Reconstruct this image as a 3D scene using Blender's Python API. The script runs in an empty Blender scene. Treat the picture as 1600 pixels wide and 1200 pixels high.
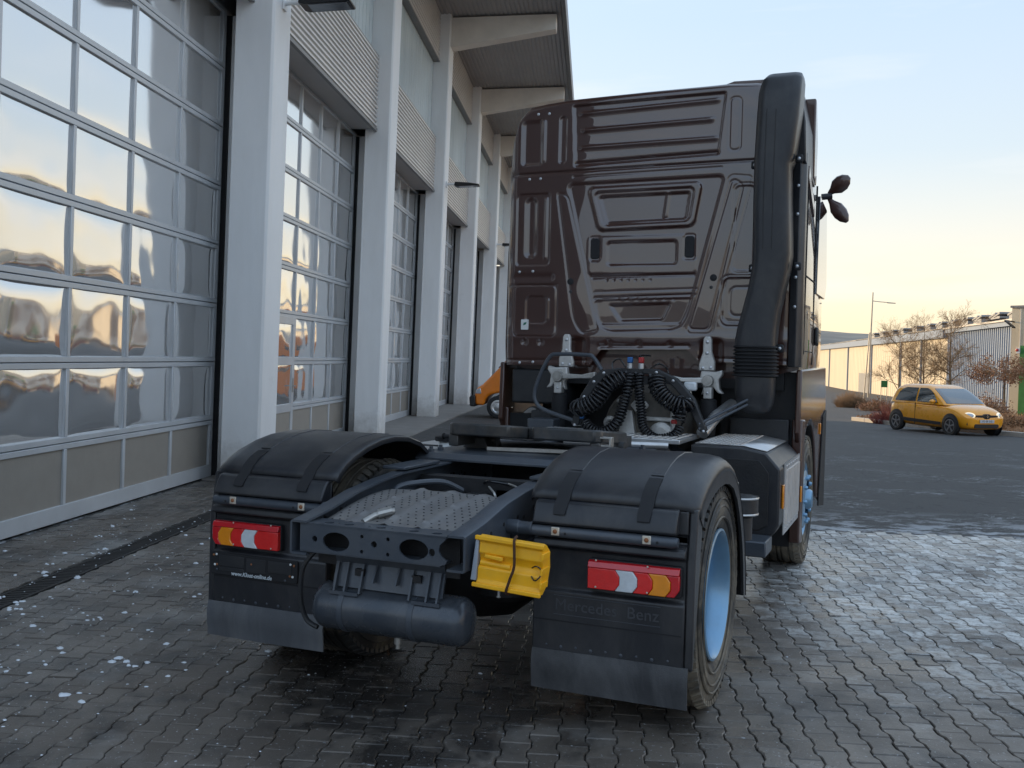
import bpy, bmesh, math, random
import numpy as np
from mathutils import Vector, Matrix, Quaternion
R = math.radians
random.seed(7); np.random.seed(7)
scene = bpy.context.scene
COL = scene.collection

# ------------------------------------------------------------------ camera
CAM = Vector((2.0677, -4.6868, 1.6248)); YAW, PITCH, ROLL, FPX = R(22.548), R(-1.57), R(1.408), 1540.35
fw = Vector((-math.sin(YAW)*math.cos(PITCH), math.cos(YAW)*math.cos(PITCH), math.sin(PITCH)))
rt = Vector((math.cos(YAW), math.sin(YAW), 0)); upv = rt.cross(fw)
cx_ = rt*math.cos(ROLL) + upv*math.sin(ROLL); cy_ = upv*math.cos(ROLL) - rt*math.sin(ROLL)
cd = bpy.data.cameras.new('camera'); cam = bpy.data.objects.new('camera', cd); COL.objects.link(cam)
M = Matrix((cx_, cy_, -fw)).transposed().to_4x4(); M.translation = CAM
cam.matrix_world = M
cd.sensor_width = 36; cd.lens = 36*FPX/1600; cd.clip_start = .05; cd.clip_end = 3000
scene.camera = cam

# frame of the workshop: a = to the right, b = along the facade
HB = R(17.91)
bf = Vector((-math.sin(HB), math.cos(HB), 0)); br = Vector((math.cos(HB), math.sin(HB), 0))
B0 = Vector((CAM.x, CAM.y, 0))
def ab(a, b, z=0): return B0 + br*a + bf*b + Vector((0, 0, z))

# ------------------------------------------------------------------ light
SUN_EL, SUN_AZ = R(11.0), R(48)         # low sun ahead on the left, behind the workshop: its shadow covers the yard
to_sun_h = (bf*math.cos(SUN_AZ) - br*math.sin(SUN_AZ)).normalized()
to_sun = (to_sun_h*math.cos(SUN_EL) + Vector((0, 0, math.sin(SUN_EL)))).normalized()
world = bpy.data.worlds.new('World'); scene.world = world; world.use_nodes = True
nt = world.node_tree; nt.nodes.clear()
sky = nt.nodes.new('ShaderNodeTexSky'); sky.sky_type = 'NISHITA'; sky.sun_disc = False
sky.sun_elevation = SUN_EL; sky.sun_rotation = math.atan2(to_sun_h.x, to_sun_h.y)
sky.altitude = 200; sky.air_density = 1.0; sky.dust_density = 1.6; sky.ozone_density = 1.0
bg = nt.nodes.new('ShaderNodeBackground'); wo = nt.nodes.new('ShaderNodeOutputWorld')
# evening haze: the sky pales towards the horizon, warm on the sun's side and cool opposite
tc = nt.nodes.new('ShaderNodeTexCoord'); sp = nt.nodes.new('ShaderNodeSeparateXYZ')
nt.links.new(tc.outputs['Generated'], sp.inputs[0])
def ramp(stops):
    r_ = nt.nodes.new('ShaderNodeValToRGB'); e_ = r_.color_ramp.elements
    for q, (p_, c_) in enumerate(stops):
        k_ = e_[q] if q < 2 else e_.new(p_)
        k_.position = p_; k_.color = (*c_, 1)
    nt.links.new(sp.outputs['Z'], r_.inputs[0]); return r_
TOP = (2.7, 3.6, 4.8)
warm = ramp([(0, (5.0, 4.0, 2.6)), (.6, TOP), (.05, (4.7, 4.0, 2.9)), (.12, (4.0, 3.8, 3.4)), (.20, (3.1, 3.5, 3.8)), (.32, (2.7, 3.35, 4.15))])   # evening side
cool = ramp([(0, (4.4, 4.0, 3.5)), (.6, TOP), (.05, (3.4, 3.5, 3.6)), (.12, (2.9, 3.4, 4.0)), (.30, (2.7, 3.5, 4.6))])                              # away from the sun
dt = nt.nodes.new('ShaderNodeVectorMath'); dt.operation = 'DOT_PRODUCT'; nt.links.new(tc.outputs['Generated'], dt.inputs[0]); dt.inputs[1].default_value = bf
ma = nt.nodes.new('ShaderNodeMapRange'); ma.interpolation_type = 'SMOOTHSTEP'; ma.inputs[1].default_value = -.5; ma.inputs[2].default_value = .6; nt.links.new(dt.outputs['Value'], ma.inputs[0])
rp = nt.nodes.new('ShaderNodeMix'); rp.data_type = 'RGBA'; nt.links.new(ma.outputs[0], rp.inputs[0]); nt.links.new(cool.outputs[0], rp.inputs['A']); nt.links.new(warm.outputs[0], rp.inputs['B'])
mx = nt.nodes.new('ShaderNodeMix'); mx.data_type = 'RGBA'; mx.inputs[0].default_value = .84
nt.links.new(sky.outputs[0], mx.inputs['A']); nt.links.new(rp.outputs['Result'], mx.inputs['B'])
# thin drawn-out cirrus
mpw = nt.nodes.new('ShaderNodeMapping'); mpw.inputs['Scale'].default_value = (1.2, 1.2, 9); mpw.inputs['Rotation'].default_value = (.10, .06, 0); nt.links.new(tc.outputs['Generated'], mpw.inputs[0])
nzw = nt.nodes.new('ShaderNodeTexNoise'); nzw.inputs['Scale'].default_value = 2.2; nzw.inputs['Detail'].default_value = 7; nt.links.new(mpw.outputs[0], nzw.inputs['Vector'])
mrw = nt.nodes.new('ShaderNodeMapRange'); mrw.inputs[1].default_value = .5; mrw.inputs[2].default_value = .75; mrw.inputs[4].default_value = .45; nt.links.new(nzw.outputs[0], mrw.inputs[0])
mx2 = nt.nodes.new('ShaderNodeMix'); mx2.data_type = 'RGBA'; nt.links.new(mrw.outputs[0], mx2.inputs[0]); nt.links.new(mx.outputs['Result'], mx2.inputs['A']); mx2.inputs['B'].default_value = (4.6, 4.4, 4.2, 1)
nt.links.new(mx2.outputs['Result'], bg.inputs[0]); bg.inputs[1].default_value = 0.10
nt.links.new(bg.outputs[0], wo.inputs[0])
sl = bpy.data.lights.new('sun', 'SUN'); sl.energy = 2.1; sl.angle = R(.6); sl.color = (1.0, .76, .48)
so = bpy.data.objects.new('sun', sl); COL.objects.link(so); so.location = (0, 0, 40)
so.rotation_euler = (-to_sun).to_track_quat('-Z', 'Y').to_euler()
scene.view_settings.view_transform = 'Standard'; scene.view_settings.look = 'None'
scene.view_settings.exposure = 1.38; scene.view_settings.gamma = 1.0; scene.view_settings.use_curve_mapping = False
scene.render.engine = 'CYCLES'
scene.render.resolution_x, scene.render.resolution_y = 1024, 768

# ------------------------------------------------------------------ helpers
def tag(o, label=None, cat=None, group=None, kind=None):
    if label: o['label'] = label
    if cat: o['category'] = cat
    if group: o['group'] = group
    if kind: o['kind'] = kind
    return o
def empty(name, loc=(0, 0, 0), rot=(0, 0, 0), parent=None):
    o = bpy.data.objects.new(name, None); COL.objects.link(o); o.location = loc; o.rotation_euler = rot
    o.empty_display_size = .2
    if parent: o.parent = parent
    return o
def link(name, me, mt=None, parent=None, loc=None, rot=None):
    o = bpy.data.objects.new(name, me); COL.objects.link(o)
    if mt is not None and not me.materials: me.materials.append(mt)
    if parent: o.parent = parent
    if loc is not None: o.location = loc
    if rot is not None: o.rotation_euler = rot
    return o
def finish(me, ang=35):
    me.shade_smooth()
    try: me.set_sharp_from_angle(angle=R(ang))
    except Exception: pass
class MB:
    def __init__(s): s.v = []; s.f = []
    def add(s, vs, fs):
        o = len(s.v); s.v += [tuple(q) for q in vs]; s.f += [tuple(i+o for i in q) for q in fs]; return s
    def box(s, x0, x1, y0, y1, z0, z1):
        return s.add([(x, y, z) for z in (z0, z1) for y in (y0, y1) for x in (x0, x1)],
                     [(0,2,3,1),(4,5,7,6),(0,1,5,4),(2,6,7,3),(0,4,6,2),(1,3,7,5)])
    def obox(s, c, ax, ay, az):          # oriented box: centre and three half-axis vectors
        c = Vector(c); ax, ay, az = Vector(ax), Vector(ay), Vector(az)
        return s.add([c+ax*i+ay*j+az*k for k in (-1,1) for j in (-1,1) for i in (-1,1)],
                     [(0,2,3,1),(4,5,7,6),(0,1,5,4),(2,6,7,3),(0,4,6,2),(1,3,7,5)])
    def bar(s, p, q, w, h, up=(0,0,1)):
        p, q = Vector(p), Vector(q); d = (q-p); L = d.length; d.normalize()
        r_ = d.cross(Vector(up)); r_.normalize(); u_ = r_.cross(d)
        return s.obox((p+q)/2, d*L/2, r_*w/2, u_*h/2)
    def prism(s, poly, axis, c0, c1):    # poly of 2D points; axis 0,1,2 is the extrusion axis
        n = len(poly)
        def mk(p, c):
            return (c, p[0], p[1]) if axis == 0 else (p[0], c, p[1]) if axis == 1 else (p[0], p[1], c)
        vs = [mk(p, c0) for p in poly] + [mk(p, c1) for p in poly]
        fs = [tuple(range(n))[::-1], tuple(range(n, 2*n))] + [(i, (i+1) % n, n+(i+1) % n, n+i) for i in range(n)]
        return s.add(vs, fs)
    def tube(s, pts, r, n=10, cap=True):
        pts = [Vector(p) for p in pts]; m = len(pts); rs = r if hasattr(r, '__len__') else [r]*m
        t0 = (pts[1]-pts[0]).normalized(); a = t0.orthogonal().normalized()
        vs = []
        for i, p in enumerate(pts):
            t = (pts[min(i+1, m-1)] - pts[max(i-1, 0)])
            if t.length < 1e-9: t = t0.copy()
            t.normalize(); a = (a - t*a.dot(t))
            if a.length < 1e-6: a = t.orthogonal()
            a.normalize(); b = t.cross(a)
            for j in range(n):
                an = 2*math.pi*j/n; vs.append(p + (a*math.cos(an)+b*math.sin(an))*rs[i])
        fs = [(i*n+j, i*n+(j+1) % n, (i+1)*n+(j+1) % n, (i+1)*n+j) for i in range(m-1) for j in range(n)]
        if cap: fs += [tuple(range(n))[::-1], tuple(range((m-1)*n, m*n))]
        return s.add(vs, fs)
    def lathe(s, prof, c, axis=0, n=32, closed=False):  # prof: (radius, height along axis)
        vs = []; c = Vector(c)
        for r_, h in prof:
            for j in range(n):
                an = 2*math.pi*j/n; x, y = r_*math.cos(an), r_*math.sin(an)
                vs.append(c + (Vector((h, x, y)) if axis == 0 else Vector((y, h, x)) if axis == 1 else Vector((x, y, h))))
        m = len(prof)
        fs = [(i*n+j, i*n+(j+1) % n, (i+1)*n+(j+1) % n, (i+1)*n+j) for i in range(m-1) for j in range(n)]
        if not closed:
            if prof[0][0] > 1e-4: fs.append(tuple(range(n))[::-1])
            if prof[-1][0] > 1e-4: fs.append(tuple(range((m-1)*n, m*n)))
        return s.add(vs, fs)
    def loft(s, rings, cap=True):
        n = len(rings[0]); m = len(rings); vs = [p for r_ in rings for p in r_]
        fs = [(i*n+j, i*n+(j+1) % n, (i+1)*n+(j+1) % n, (i+1)*n+j) for i in range(m-1) for j in range(n)]
        if cap: fs += [tuple(range(n))[::-1], tuple(range((m-1)*n, m*n))]
        return s.add(vs, fs)
    def dome(s, c, r, axis=1, sgn=-1, n=8, h=None):
        h = h or r*.6
        return s.lathe([(r, 0), (r*.95, sgn*h*.5), (r*.6, sgn*h*.9), (r*.05, sgn*h)], c, axis, n)
    def mesh(s, name, ang=35, recalc=True):
        me = bpy.data.meshes.new(name); me.from_pydata(s.v, [], s.f); me.validate()
        if recalc:
            bm = bmesh.new(); bm.from_mesh(me); bmesh.ops.recalc_face_normals(bm, faces=bm.faces); bm.to_mesh(me); bm.free()
        finish(me, ang); return me
    def build(s, name, mt, parent=None, bevel=0, seg=2, ang=35, recalc=True, loc=None, rot=None):
        o = link(name, s.mesh(name, ang, recalc), mt, parent, loc, rot)
        if bevel:
            b = o.modifiers.new('b', 'BEVEL'); b.width = bevel; b.segments = seg; b.limit_method = 'ANGLE'; b.angle_limit = R(32)
            b.harden_normals = False
        return o
def rrect(x0, x1, y0, y1, r, n=4):
    out = []
    for cx, cy, a0 in ((x1-r, y1-r, 0), (x0+r, y1-r, 90), (x0+r, y0+r, 180), (x1-r, y0+r, 270)):
        for i in range(n+1):
            an = R(a0+90*i/n); out.append((cx+r*math.cos(an), cy+r*math.sin(an)))
    return out
def ellipse(cx, cy, rx, ry, n=24): return [(cx+rx*math.cos(2*math.pi*i/n), cy+ry*math.sin(2*math.pi*i/n)) for i in range(n)]
def plate(name, outline, holes, t, mt, parent, M4, bevel=0):
    """flat sheet with real holes; outline in its own XY plane, M4 places it"""
    cu = bpy.data.curves.new(name, 'CURVE'); cu.dimensions = '2D'; cu.fill_mode = 'BOTH'; cu.extrude = t/2
    for poly in [outline]+holes:
        sp_ = cu.splines.new('POLY'); sp_.points.add(len(poly)-1); sp_.use_cyclic_u = True
        for i, q in enumerate(poly): sp_.points[i].co = (q[0], q[1], 0, 1)
    to = bpy.data.objects.new('t', cu); COL.objects.link(to)
    dg = bpy.context.evaluated_depsgraph_get()
    me = bpy.data.meshes.new_from_object(to.evaluated_get(dg)); me.name = name
    bpy.data.objects.remove(to); bpy.data.curves.remove(cu)
    me.materials.clear(); me.transform(M4); finish(me, 30)
    return link(name, me, mt, parent)
def text(name, body, size, mt, parent, M4, ext=.001, xscale=1.0, align='CENTER', shear=0, bold=0):
    cu = bpy.data.curves.new(name, 'FONT'); cu.body = body; cu.size = size; cu.extrude = ext; cu.align_x = align; cu.align_y = 'CENTER'
    cu.shear = shear; cu.offset = bold; cu.resolution_u = 3
    to = bpy.data.objects.new('t', cu); COL.objects.link(to)
    dg = bpy.context.evaluated_depsgraph_get()
    me = bpy.data.meshes.new_from_object(to.evaluated_get(dg)); me.name = name
    bpy.data.objects.remove(to); bpy.data.curves.remove(cu)
    me.materials.clear(); me.transform(Matrix.Diagonal((xscale, 1, 1, 1))); me.transform(M4)
    return link(name, me, mt, parent)
FACE_BACK = lambda x, y, z: Matrix.Translation((x, y, z)) @ Matrix.Rotation(R(90), 4, 'X')   # XY plane -> XZ plane looking to -Y
def catmull(pts, n=6):
    pts = [Vector(p) for p in pts]; P = [pts[0]]+pts+[pts[-1]]; out = []
    for i in range(1, len(P)-2):
        for k in range(n):
            t = k/n; p0, p1, p2, p3 = P[i-1], P[i], P[i+1], P[i+2]
            out.append(.5*((2*p1)+(-p0+p2)*t+(2*p0-5*p1+4*p2-p3)*t*t+(-p0+3*p1-3*p2+p3)*t**3))
    out.append(pts[-1]); return out
def coil(path, Rc, r, turns, n=5, per=10):
    P = catmull(path, 12); L = [0]
    for i in range(1, len(P)): L.append(L[-1]+(P[i]-P[i-1]).length)
    N = int(turns*per); pts = []; a = (P[1]-P[0]).orthogonal().normalized()
    for k in range(N+1):
        d = L[-1]*k/N; i = max(j for j in range(len(L)) if L[j] <= d+1e-9); i = min(i, len(P)-2)
        t = (P[i+1]-P[i]).normalized(); p = P[i]+t*(d-L[i])
        a = (a-t*a.dot(t)).normalized(); b = t.cross(a); an = 2*math.pi*k/per
        pts.append(p+(a*math.cos(an)+b*math.sin(an))*Rc)
    return MB().tube(pts, r, n)

# ------------------------------------------------------------------ materials
def newmat(name):
    m = bpy.data.materials.new(name); m.use_nodes = True; t = m.node_tree
    return m, t, t.nodes['Principled BSDF']
def N(t, kind, **kw):
    n = t.nodes.new(kind)
    for k_, v_ in kw.items():
        if hasattr(n, k_): setattr(n, k_, v_)
        else: n.inputs[k_].default_value = v_
    return n
def math_(t, op, a, b=None, clamp=False):
    n = t.nodes.new('ShaderNodeMath'); n.operation = op; n.use_clamp = clamp
    for i, q in enumerate((a, b)):
        if q is None: continue
        if isinstance(q, (int, float)): n.inputs[i].default_value = q
        else: t.links.new(q, n.inputs[i])
    return n.outputs[0]
def mixc(t, f, a, b):
    n = t.nodes.new('ShaderNodeMix'); n.data_type = 'RGBA'
    for s_, q in ((0, f), ('A', a), ('B', b)):
        i = n.inputs[s_]
        if isinstance(q, (int, float)): i.default_value = q
        elif isinstance(q, tuple): i.default_value = (*q[:3], 1)
        else: t.links.new(q, i)
    return n.outputs['Result']
def mrange(t, v, a, b, c=0, d=1):
    n = t.nodes.new('ShaderNodeMapRange'); n.clamp = True
    t.links.new(v, n.inputs[0])
    for i, q in enumerate((a, b, c, d)): n.inputs[i+1].default_value = q
    return n.outputs[0]
def noise(t, vec, scale, detail=5, rough=.55, dist=0):
    n = t.nodes.new('ShaderNodeTexNoise'); n.inputs['Scale'].default_value = scale; n.inputs['Detail'].default_value = detail
    n.inputs['Roughness'].default_value = rough; n.inputs['Distortion'].default_value = dist
    if vec is not None: t.links.new(vec, n.inputs['Vector'])
    return n.outputs[0]
def bumpn(t, h, strength, dist, bsdf, prev=None):
    n = t.nodes.new('ShaderNodeBump'); n.inputs['Strength'].default_value = strength; n.inputs['Distance'].default_value = dist
    t.links.new(h, n.inputs['Height'])
    if prev is not None: t.links.new(prev, n.inputs['Normal'])
    if bsdf: t.links.new(n.outputs[0], bsdf.inputs['Normal'])
    return n.outputs[0]
def pos(t): return t.nodes.new('ShaderNodeNewGeometry').outputs['Position']
def P(name, col, rough=.5, metal=0, var=.15, vs=4, bump=0, bs=60, coat=0, dust=0, dcol=(.30, .27, .23), ds=5, spec=.5, stretch=None, coatr=.03, rvar=.12):
    m, t, b = newmat(name)
    v = pos(t)
    if stretch:
        mp = N(t, 'ShaderNodeMapping'); mp.inputs['Scale'].default_value = stretch; t.links.new(v, mp.inputs[0]); v2 = mp.outputs[0]
    else: v2 = v
    n1 = noise(t, v2, vs, 6, .6)
    f = mrange(t, n1, .3, .7)
    c = mixc(t, f, tuple(q*(1-var) for q in col), tuple(min(1, q*(1+var)) for q in col))
    if dust:
        n2 = noise(t, v2, ds, 8, .7, .4); fd = mrange(t, n2, .42, .72, 0, dust); c = mixc(t, fd, c, dcol)
    t.links.new(c, b.inputs['Base Color'])
    t.links.new(mrange(t, n1, .25, .75, max(.02, rough-rvar*rough), min(1, rough+rvar*rough)), b.inputs['Roughness'])
    b.inputs['Metallic'].default_value = metal; b.inputs['Specular IOR Level'].default_value = spec
    if coat: b.inputs['Coat Weight'].default_value = coat; b.inputs['Coat Roughness'].default_value = coatr
    if bump: bumpn(t, noise(t, v, bs, 4, .6), bump, .01, b)
    return m
MT = {}
MT['white_col'] = P('painted_column', (.88, .885, .885), .55, var=.04, vs=.8, bump=.06, bs=14, dust=.22, dcol=(.5, .48, .44), ds=1.2, stretch=(1, 1, .25))
def splash(m):
    # mud thrown up against the foot of the columns, ragged
    t = m.node_tree; b = t.nodes['Principled BSDF']; src = b.inputs['Base Color'].links[0].from_socket
    s = N(t, 'ShaderNodeSeparateXYZ'); v = pos(t); t.links.new(v, s.inputs[0])
    k = math_(t, 'ADD', mrange(t, s.outputs['Z'], .0, .9, .55, 0), math_(t, 'MULTIPLY', noise(t, v, 6, 8, .7), .55))
    st = noise(t, v, 1.3, 8, .7)
    f = math_(t, 'MAXIMUM', mrange(t, k, .48, .80, 0, .55), mrange(t, st, .62, .74, 0, .16))
    t.links.new(mixc(t, f, src, (.26, .23, .19)), b.inputs['Base Color'])
splash(MT['white_col'])
MT['conc'] = P('beam_concrete', (.82, .76, .68), .8, var=.08, vs=2, bump=.15, bs=25)
MT['alu_frame'] = P('door_frame_aluminium', (.58, .60, .62), .42, .25, var=.06, vs=3)
MT['alu_frame_bot'] = P('door_panel_stucco', (.34, .31, .27), .55, .15, var=.06, vs=7, bump=.25, bs=180)
MT['seal'] = P('rubber_seal', (.012, .012, .014), .7)
MT['corr'] = P('corrugated_cladding', (.70, .67, .64), .42, .3, var=.05, vs=1.5)
MT['uglass'] = P('profiled_glass', (.62, .70, .72), .18, 0, var=.10, vs=2.2, spec=.8, stretch=(1, 1, .15))
MT['soffit'] = P('soffit_sheet', (.42, .40, .39), .6, .1, var=.08, vs=1)
MT['roofm'] = P('roof_metal', (.24, .235, .23), .5, .3)
MT['wall'] = P('wall_panel', (.50, .51, .52), .6, var=.05)
MT['black_pl'] = P('black_plastic', (.020, .021, .024), .46, var=.2, vs=9, bump=.12, bs=220, dust=.16, dcol=(.11, .10, .09), ds=7)
MT['black_fender'] = P('fender_plastic', (.017, .0185, .023), .34, var=.25, vs=5, bump=.15, bs=300, dust=.30, dcol=(.13, .12, .11), ds=3.2, stretch=(1, 1, .5))
MT['black_flap'] = P('rubber_flap', (.032, .033, .037), .6, var=.25, vs=6, bump=.2, bs=160, dust=.45, dcol=(.17, .17, .17), ds=4, stretch=(1, 1, .35))
MT['flap_grey'] = P('grey_rubber_flap', (.085, .09, .10), .6, var=.2, vs=6, bump=.2, bs=160, dust=.5, dcol=(.20, .20, .20), ds=5, stretch=(1, 1, .2))
MT['dark'] = P('underbody_black', (.012, .012, .014), .6, var=.3, vs=8, bump=.2, bs=60, dust=.2, dcol=(.06, .05, .04))
MT['frame'] = P('chassis_grey_paint', (.062, .073, .090), .38, .15, var=.10, vs=5, bump=.10, bs=140, dust=.3, dcol=(.15, .14, .13), ds=5)
MT['tank'] = P('tank_grey', (.050, .060, .075), .27, .25, var=.12, vs=6, dust=.3, dcol=(.17, .16, .15), ds=6)
MT['tread'] = P('perforated_cover', (.17, .165, .165), .5, .2, var=.1, vs=8, dust=.4, dcol=(.28, .26, .23), ds=9)
MT['steel'] = P('bare_steel', (.45, .44, .42), .38, .75, var=.2, vs=20, dust=.3, dcol=(.3, .27, .22))
MT['alu'] = P('cast_aluminium', (.60, .59, .57), .45, .55, var=.15, vs=15, bump=.2, bs=90, dust=.35, dcol=(.38, .35, .3), ds=9)
MT['alu_sheet'] = P('aluminium_sheet', (.62, .62, .62), .33, .7, var=.1, vs=9, dust=.3, dcol=(.4, .38, .35))
MT['gear'] = P('gearbox_casting', (.10, .092, .08), .6, .3, var=.3, vs=14, bump=.4, bs=50, dust=.5, dcol=(.16, .13, .10), ds=8)
MT['brown'] = P('brown_metallic_paint', (.048, .0145, .009), .35, 0, var=.05, vs=2, coat=1.0, spec=.5, rvar=0, coatr=.012)
MT['brown'].node_tree.nodes['Principled BSDF'].inputs['Coat IOR'].default_value = 1.78
MT['brown_dk'] = P('brown_paint_lower', (.060, .022, .014), .45, .1, var=.08, vs=4, coat=1.0, coatr=.10, dust=.12, dcol=(.18, .15, .12))
MT['bolt'] = P('zinc_bolt', (.55, .56, .58), .35, .8, var=.1)
MT['white_pl'] = P('white_plastic', (.75, .76, .74), .45, var=.05)
MT['rust'] = P('rusty_screw', (.30, .12, .05), .7, .2)
MT['copper'] = P('clamp_zinc', (.62, .56, .47), .45, .5, var=.2, vs=60)
MT['rubber'] = P('tyre_rubber', (.030, .029, .028), .62, var=.2, vs=12, bump=.25, bs=90, dust=.9, dcol=(.34, .28, .20), ds=2.2)  # tan mixed in as dust stands for warm light reflected on the sidewalls
MT['blue_rim'] = P('blue_silver_rim', (.20, .37, .54), .32, .45, var=.12, vs=4, coat=.3, dust=.15, dcol=(.35, .35, .35))
MT['hub'] = P('hub_grey', (.16, .20, .25), .45, .4)
MT['yellow'] = P('yellow_plastic', (.95, .46, .006), .42, var=.06, vs=12, bump=.06, bs=180, dust=.16, dcol=(.5, .36, .10), ds=14)
MT['greyend'] = P('grey_plastic_end', (.34, .38, .43), .5)
MT['cord'] = P('brown_cord', (.06, .025, .012), .8)
MT['grease'] = P('greasy_steel', (.055, .058, .062), .38, .45, var=.3, vs=10, dust=.55, dcol=(.15, .125, .10), ds=7)
MT['red_conn'] = P('red_plastic', (.45, .03, .03), .4); MT['blue_conn'] = P('blue_plastic', (.03, .15, .42), .4)
MT['hose'] = P('coiled_hose', (.012, .012, .014), .22, var=.1)
MT['red_lens'] = P('red_lens', (.55, .010, .016), .14, var=.06, vs=30, coat=.8, bump=.12, bs=120)
MT['red_lens2'] = P('bright_red_lens', (.75, .018, .016), .14, var=.06, vs=30, coat=.8, bump=.2, bs=150)
MT['white_lens'] = P('clear_lens', (.62, .66, .69), .14, var=.10, vs=25, coat=.8, bump=.12, bs=120)
MT['amber_lens'] = P('amber_lens', (.82, .27, .010), .14, var=.08, vs=30, coat=.8, bump=.12, bs=120)
MT['emboss'] = P('embossed_letters', (.050, .053, .060), .4)
MT['white_print'] = P('white_print', (.55, .60, .63), .5)
MT['sticker'] = P('white_sticker', (.72, .73, .72), .4); MT['green_print'] = P('green_print', (.02, .16, .10), .5)
MT['winglass'] = P('dark_glass', (.02, .025, .03), .05, 0, var=0, spec=1.0, coat=1)
# ------------------------------------------------------------------ ground
def sst(e0, e1, x): t = min(max((x-e0)/(e1-e0), 0), 1); return t*t*(3-2*t)
def zg(a, b): return -(.0165*min(max(b-13, 0), 32)+.008*min(max(b-45, 0), 60))*sst(1, 6, a)
PA0, PA1, PB0, PB1 = -4.80, 6.6, -1.0, 9.8          # paved rectangle in a, b
def dotp(t, vec):
    """a and b coordinates of a shading point"""
    s = N(t, 'ShaderNodeVectorMath', operation='SUBTRACT'); t.links.new(vec, s.inputs[0]); s.inputs[1].default_value = B0
    o = []
    for d in (br, bf):
        n = N(t, 'ShaderNodeVectorMath', operation='DOT_PRODUCT'); t.links.new(s.outputs[0], n.inputs[0]); n.inputs[1].default_value = d
        o.append(n.outputs['Value'])
    c = N(t, 'ShaderNodeCombineXYZ'); t.links.new(o[0], c.inputs[0]); t.links.new(o[1], c.inputs[1])
    return o[0], o[1], c.outputs[0]
def scaled(t, v, s):
    mp = N(t, 'ShaderNodeMapping'); mp.inputs['Scale'].default_value = s; t.links.new(v, mp.inputs[0]); return mp.outputs[0]
def asphalt():
    m, t, b = newmat('asphalt'); v = pos(t); a_, b_, abv = dotp(t, v)
    big = noise(t, abv, .35, 6, .6); fine = noise(t, v, 90, 3, .6)
    c = mixc(t, mrange(t, big, .3, .7), (.046, .045, .045), (.085, .082, .079))
    c = mixc(t, mrange(t, fine, .45, .75, 0, .45), c, (.19, .18, .17))
    crk = noise(t, abv, .9, 9, .6, .8); c = mixc(t, mrange(t, math_(t, 'ABSOLUTE', math_(t, 'SUBTRACT', crk, .47)), 0, .006, .8, 0), c, (.018, .018, .018))
    # dried salt: thin streaks drawn out across the yard
    st = noise(t, scaled(t, abv, (.8, 1.7, 1)), .8, 10, .62, 1.2)
    ln = math_(t, 'ABSOLUTE', math_(t, 'SUBTRACT', st, .52))
    ln = mrange(t, ln, .0, .010, 1, 0)
    gate = mrange(t, noise(t, abv, .7, 4), .48, .60)
    spk = mrange(t, noise(t, scaled(t, abv, (1, 1.5, 1)), 7, 6, .65), .61, .66)
    salt = math_(t, 'MULTIPLY', math_(t, 'ADD', math_(t, 'MULTIPLY', ln, .75), math_(t, 'MULTIPLY', spk, .6), True), gate)
    near = mrange(t, b_, 26, 12, .25, 1)
    salt = math_(t, 'MULTIPLY', salt, near, True)
    edge = math_(t, 'MULTIPLY', mrange(t, b_, 11.4, 9.9), mrange(t, noise(t, scaled(t, abv, (.8, 1.2, 1)), 3.2, 10, .7), .48, .56), True)
    salt = math_(t, 'MAXIMUM', salt, math_(t, 'MULTIPLY', edge, .8))
    c = mixc(t, salt, c, (.46, .48, .50))
    t.links.new(c, b.inputs['Base Color'])
    t.links.new(mrange(t, big, .3, .7, .72, .95), b.inputs['Roughness']); b.inputs['Specular IOR Level'].default_value = .25
    bumpn(t, fine, .5, .008, b); return m
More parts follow.
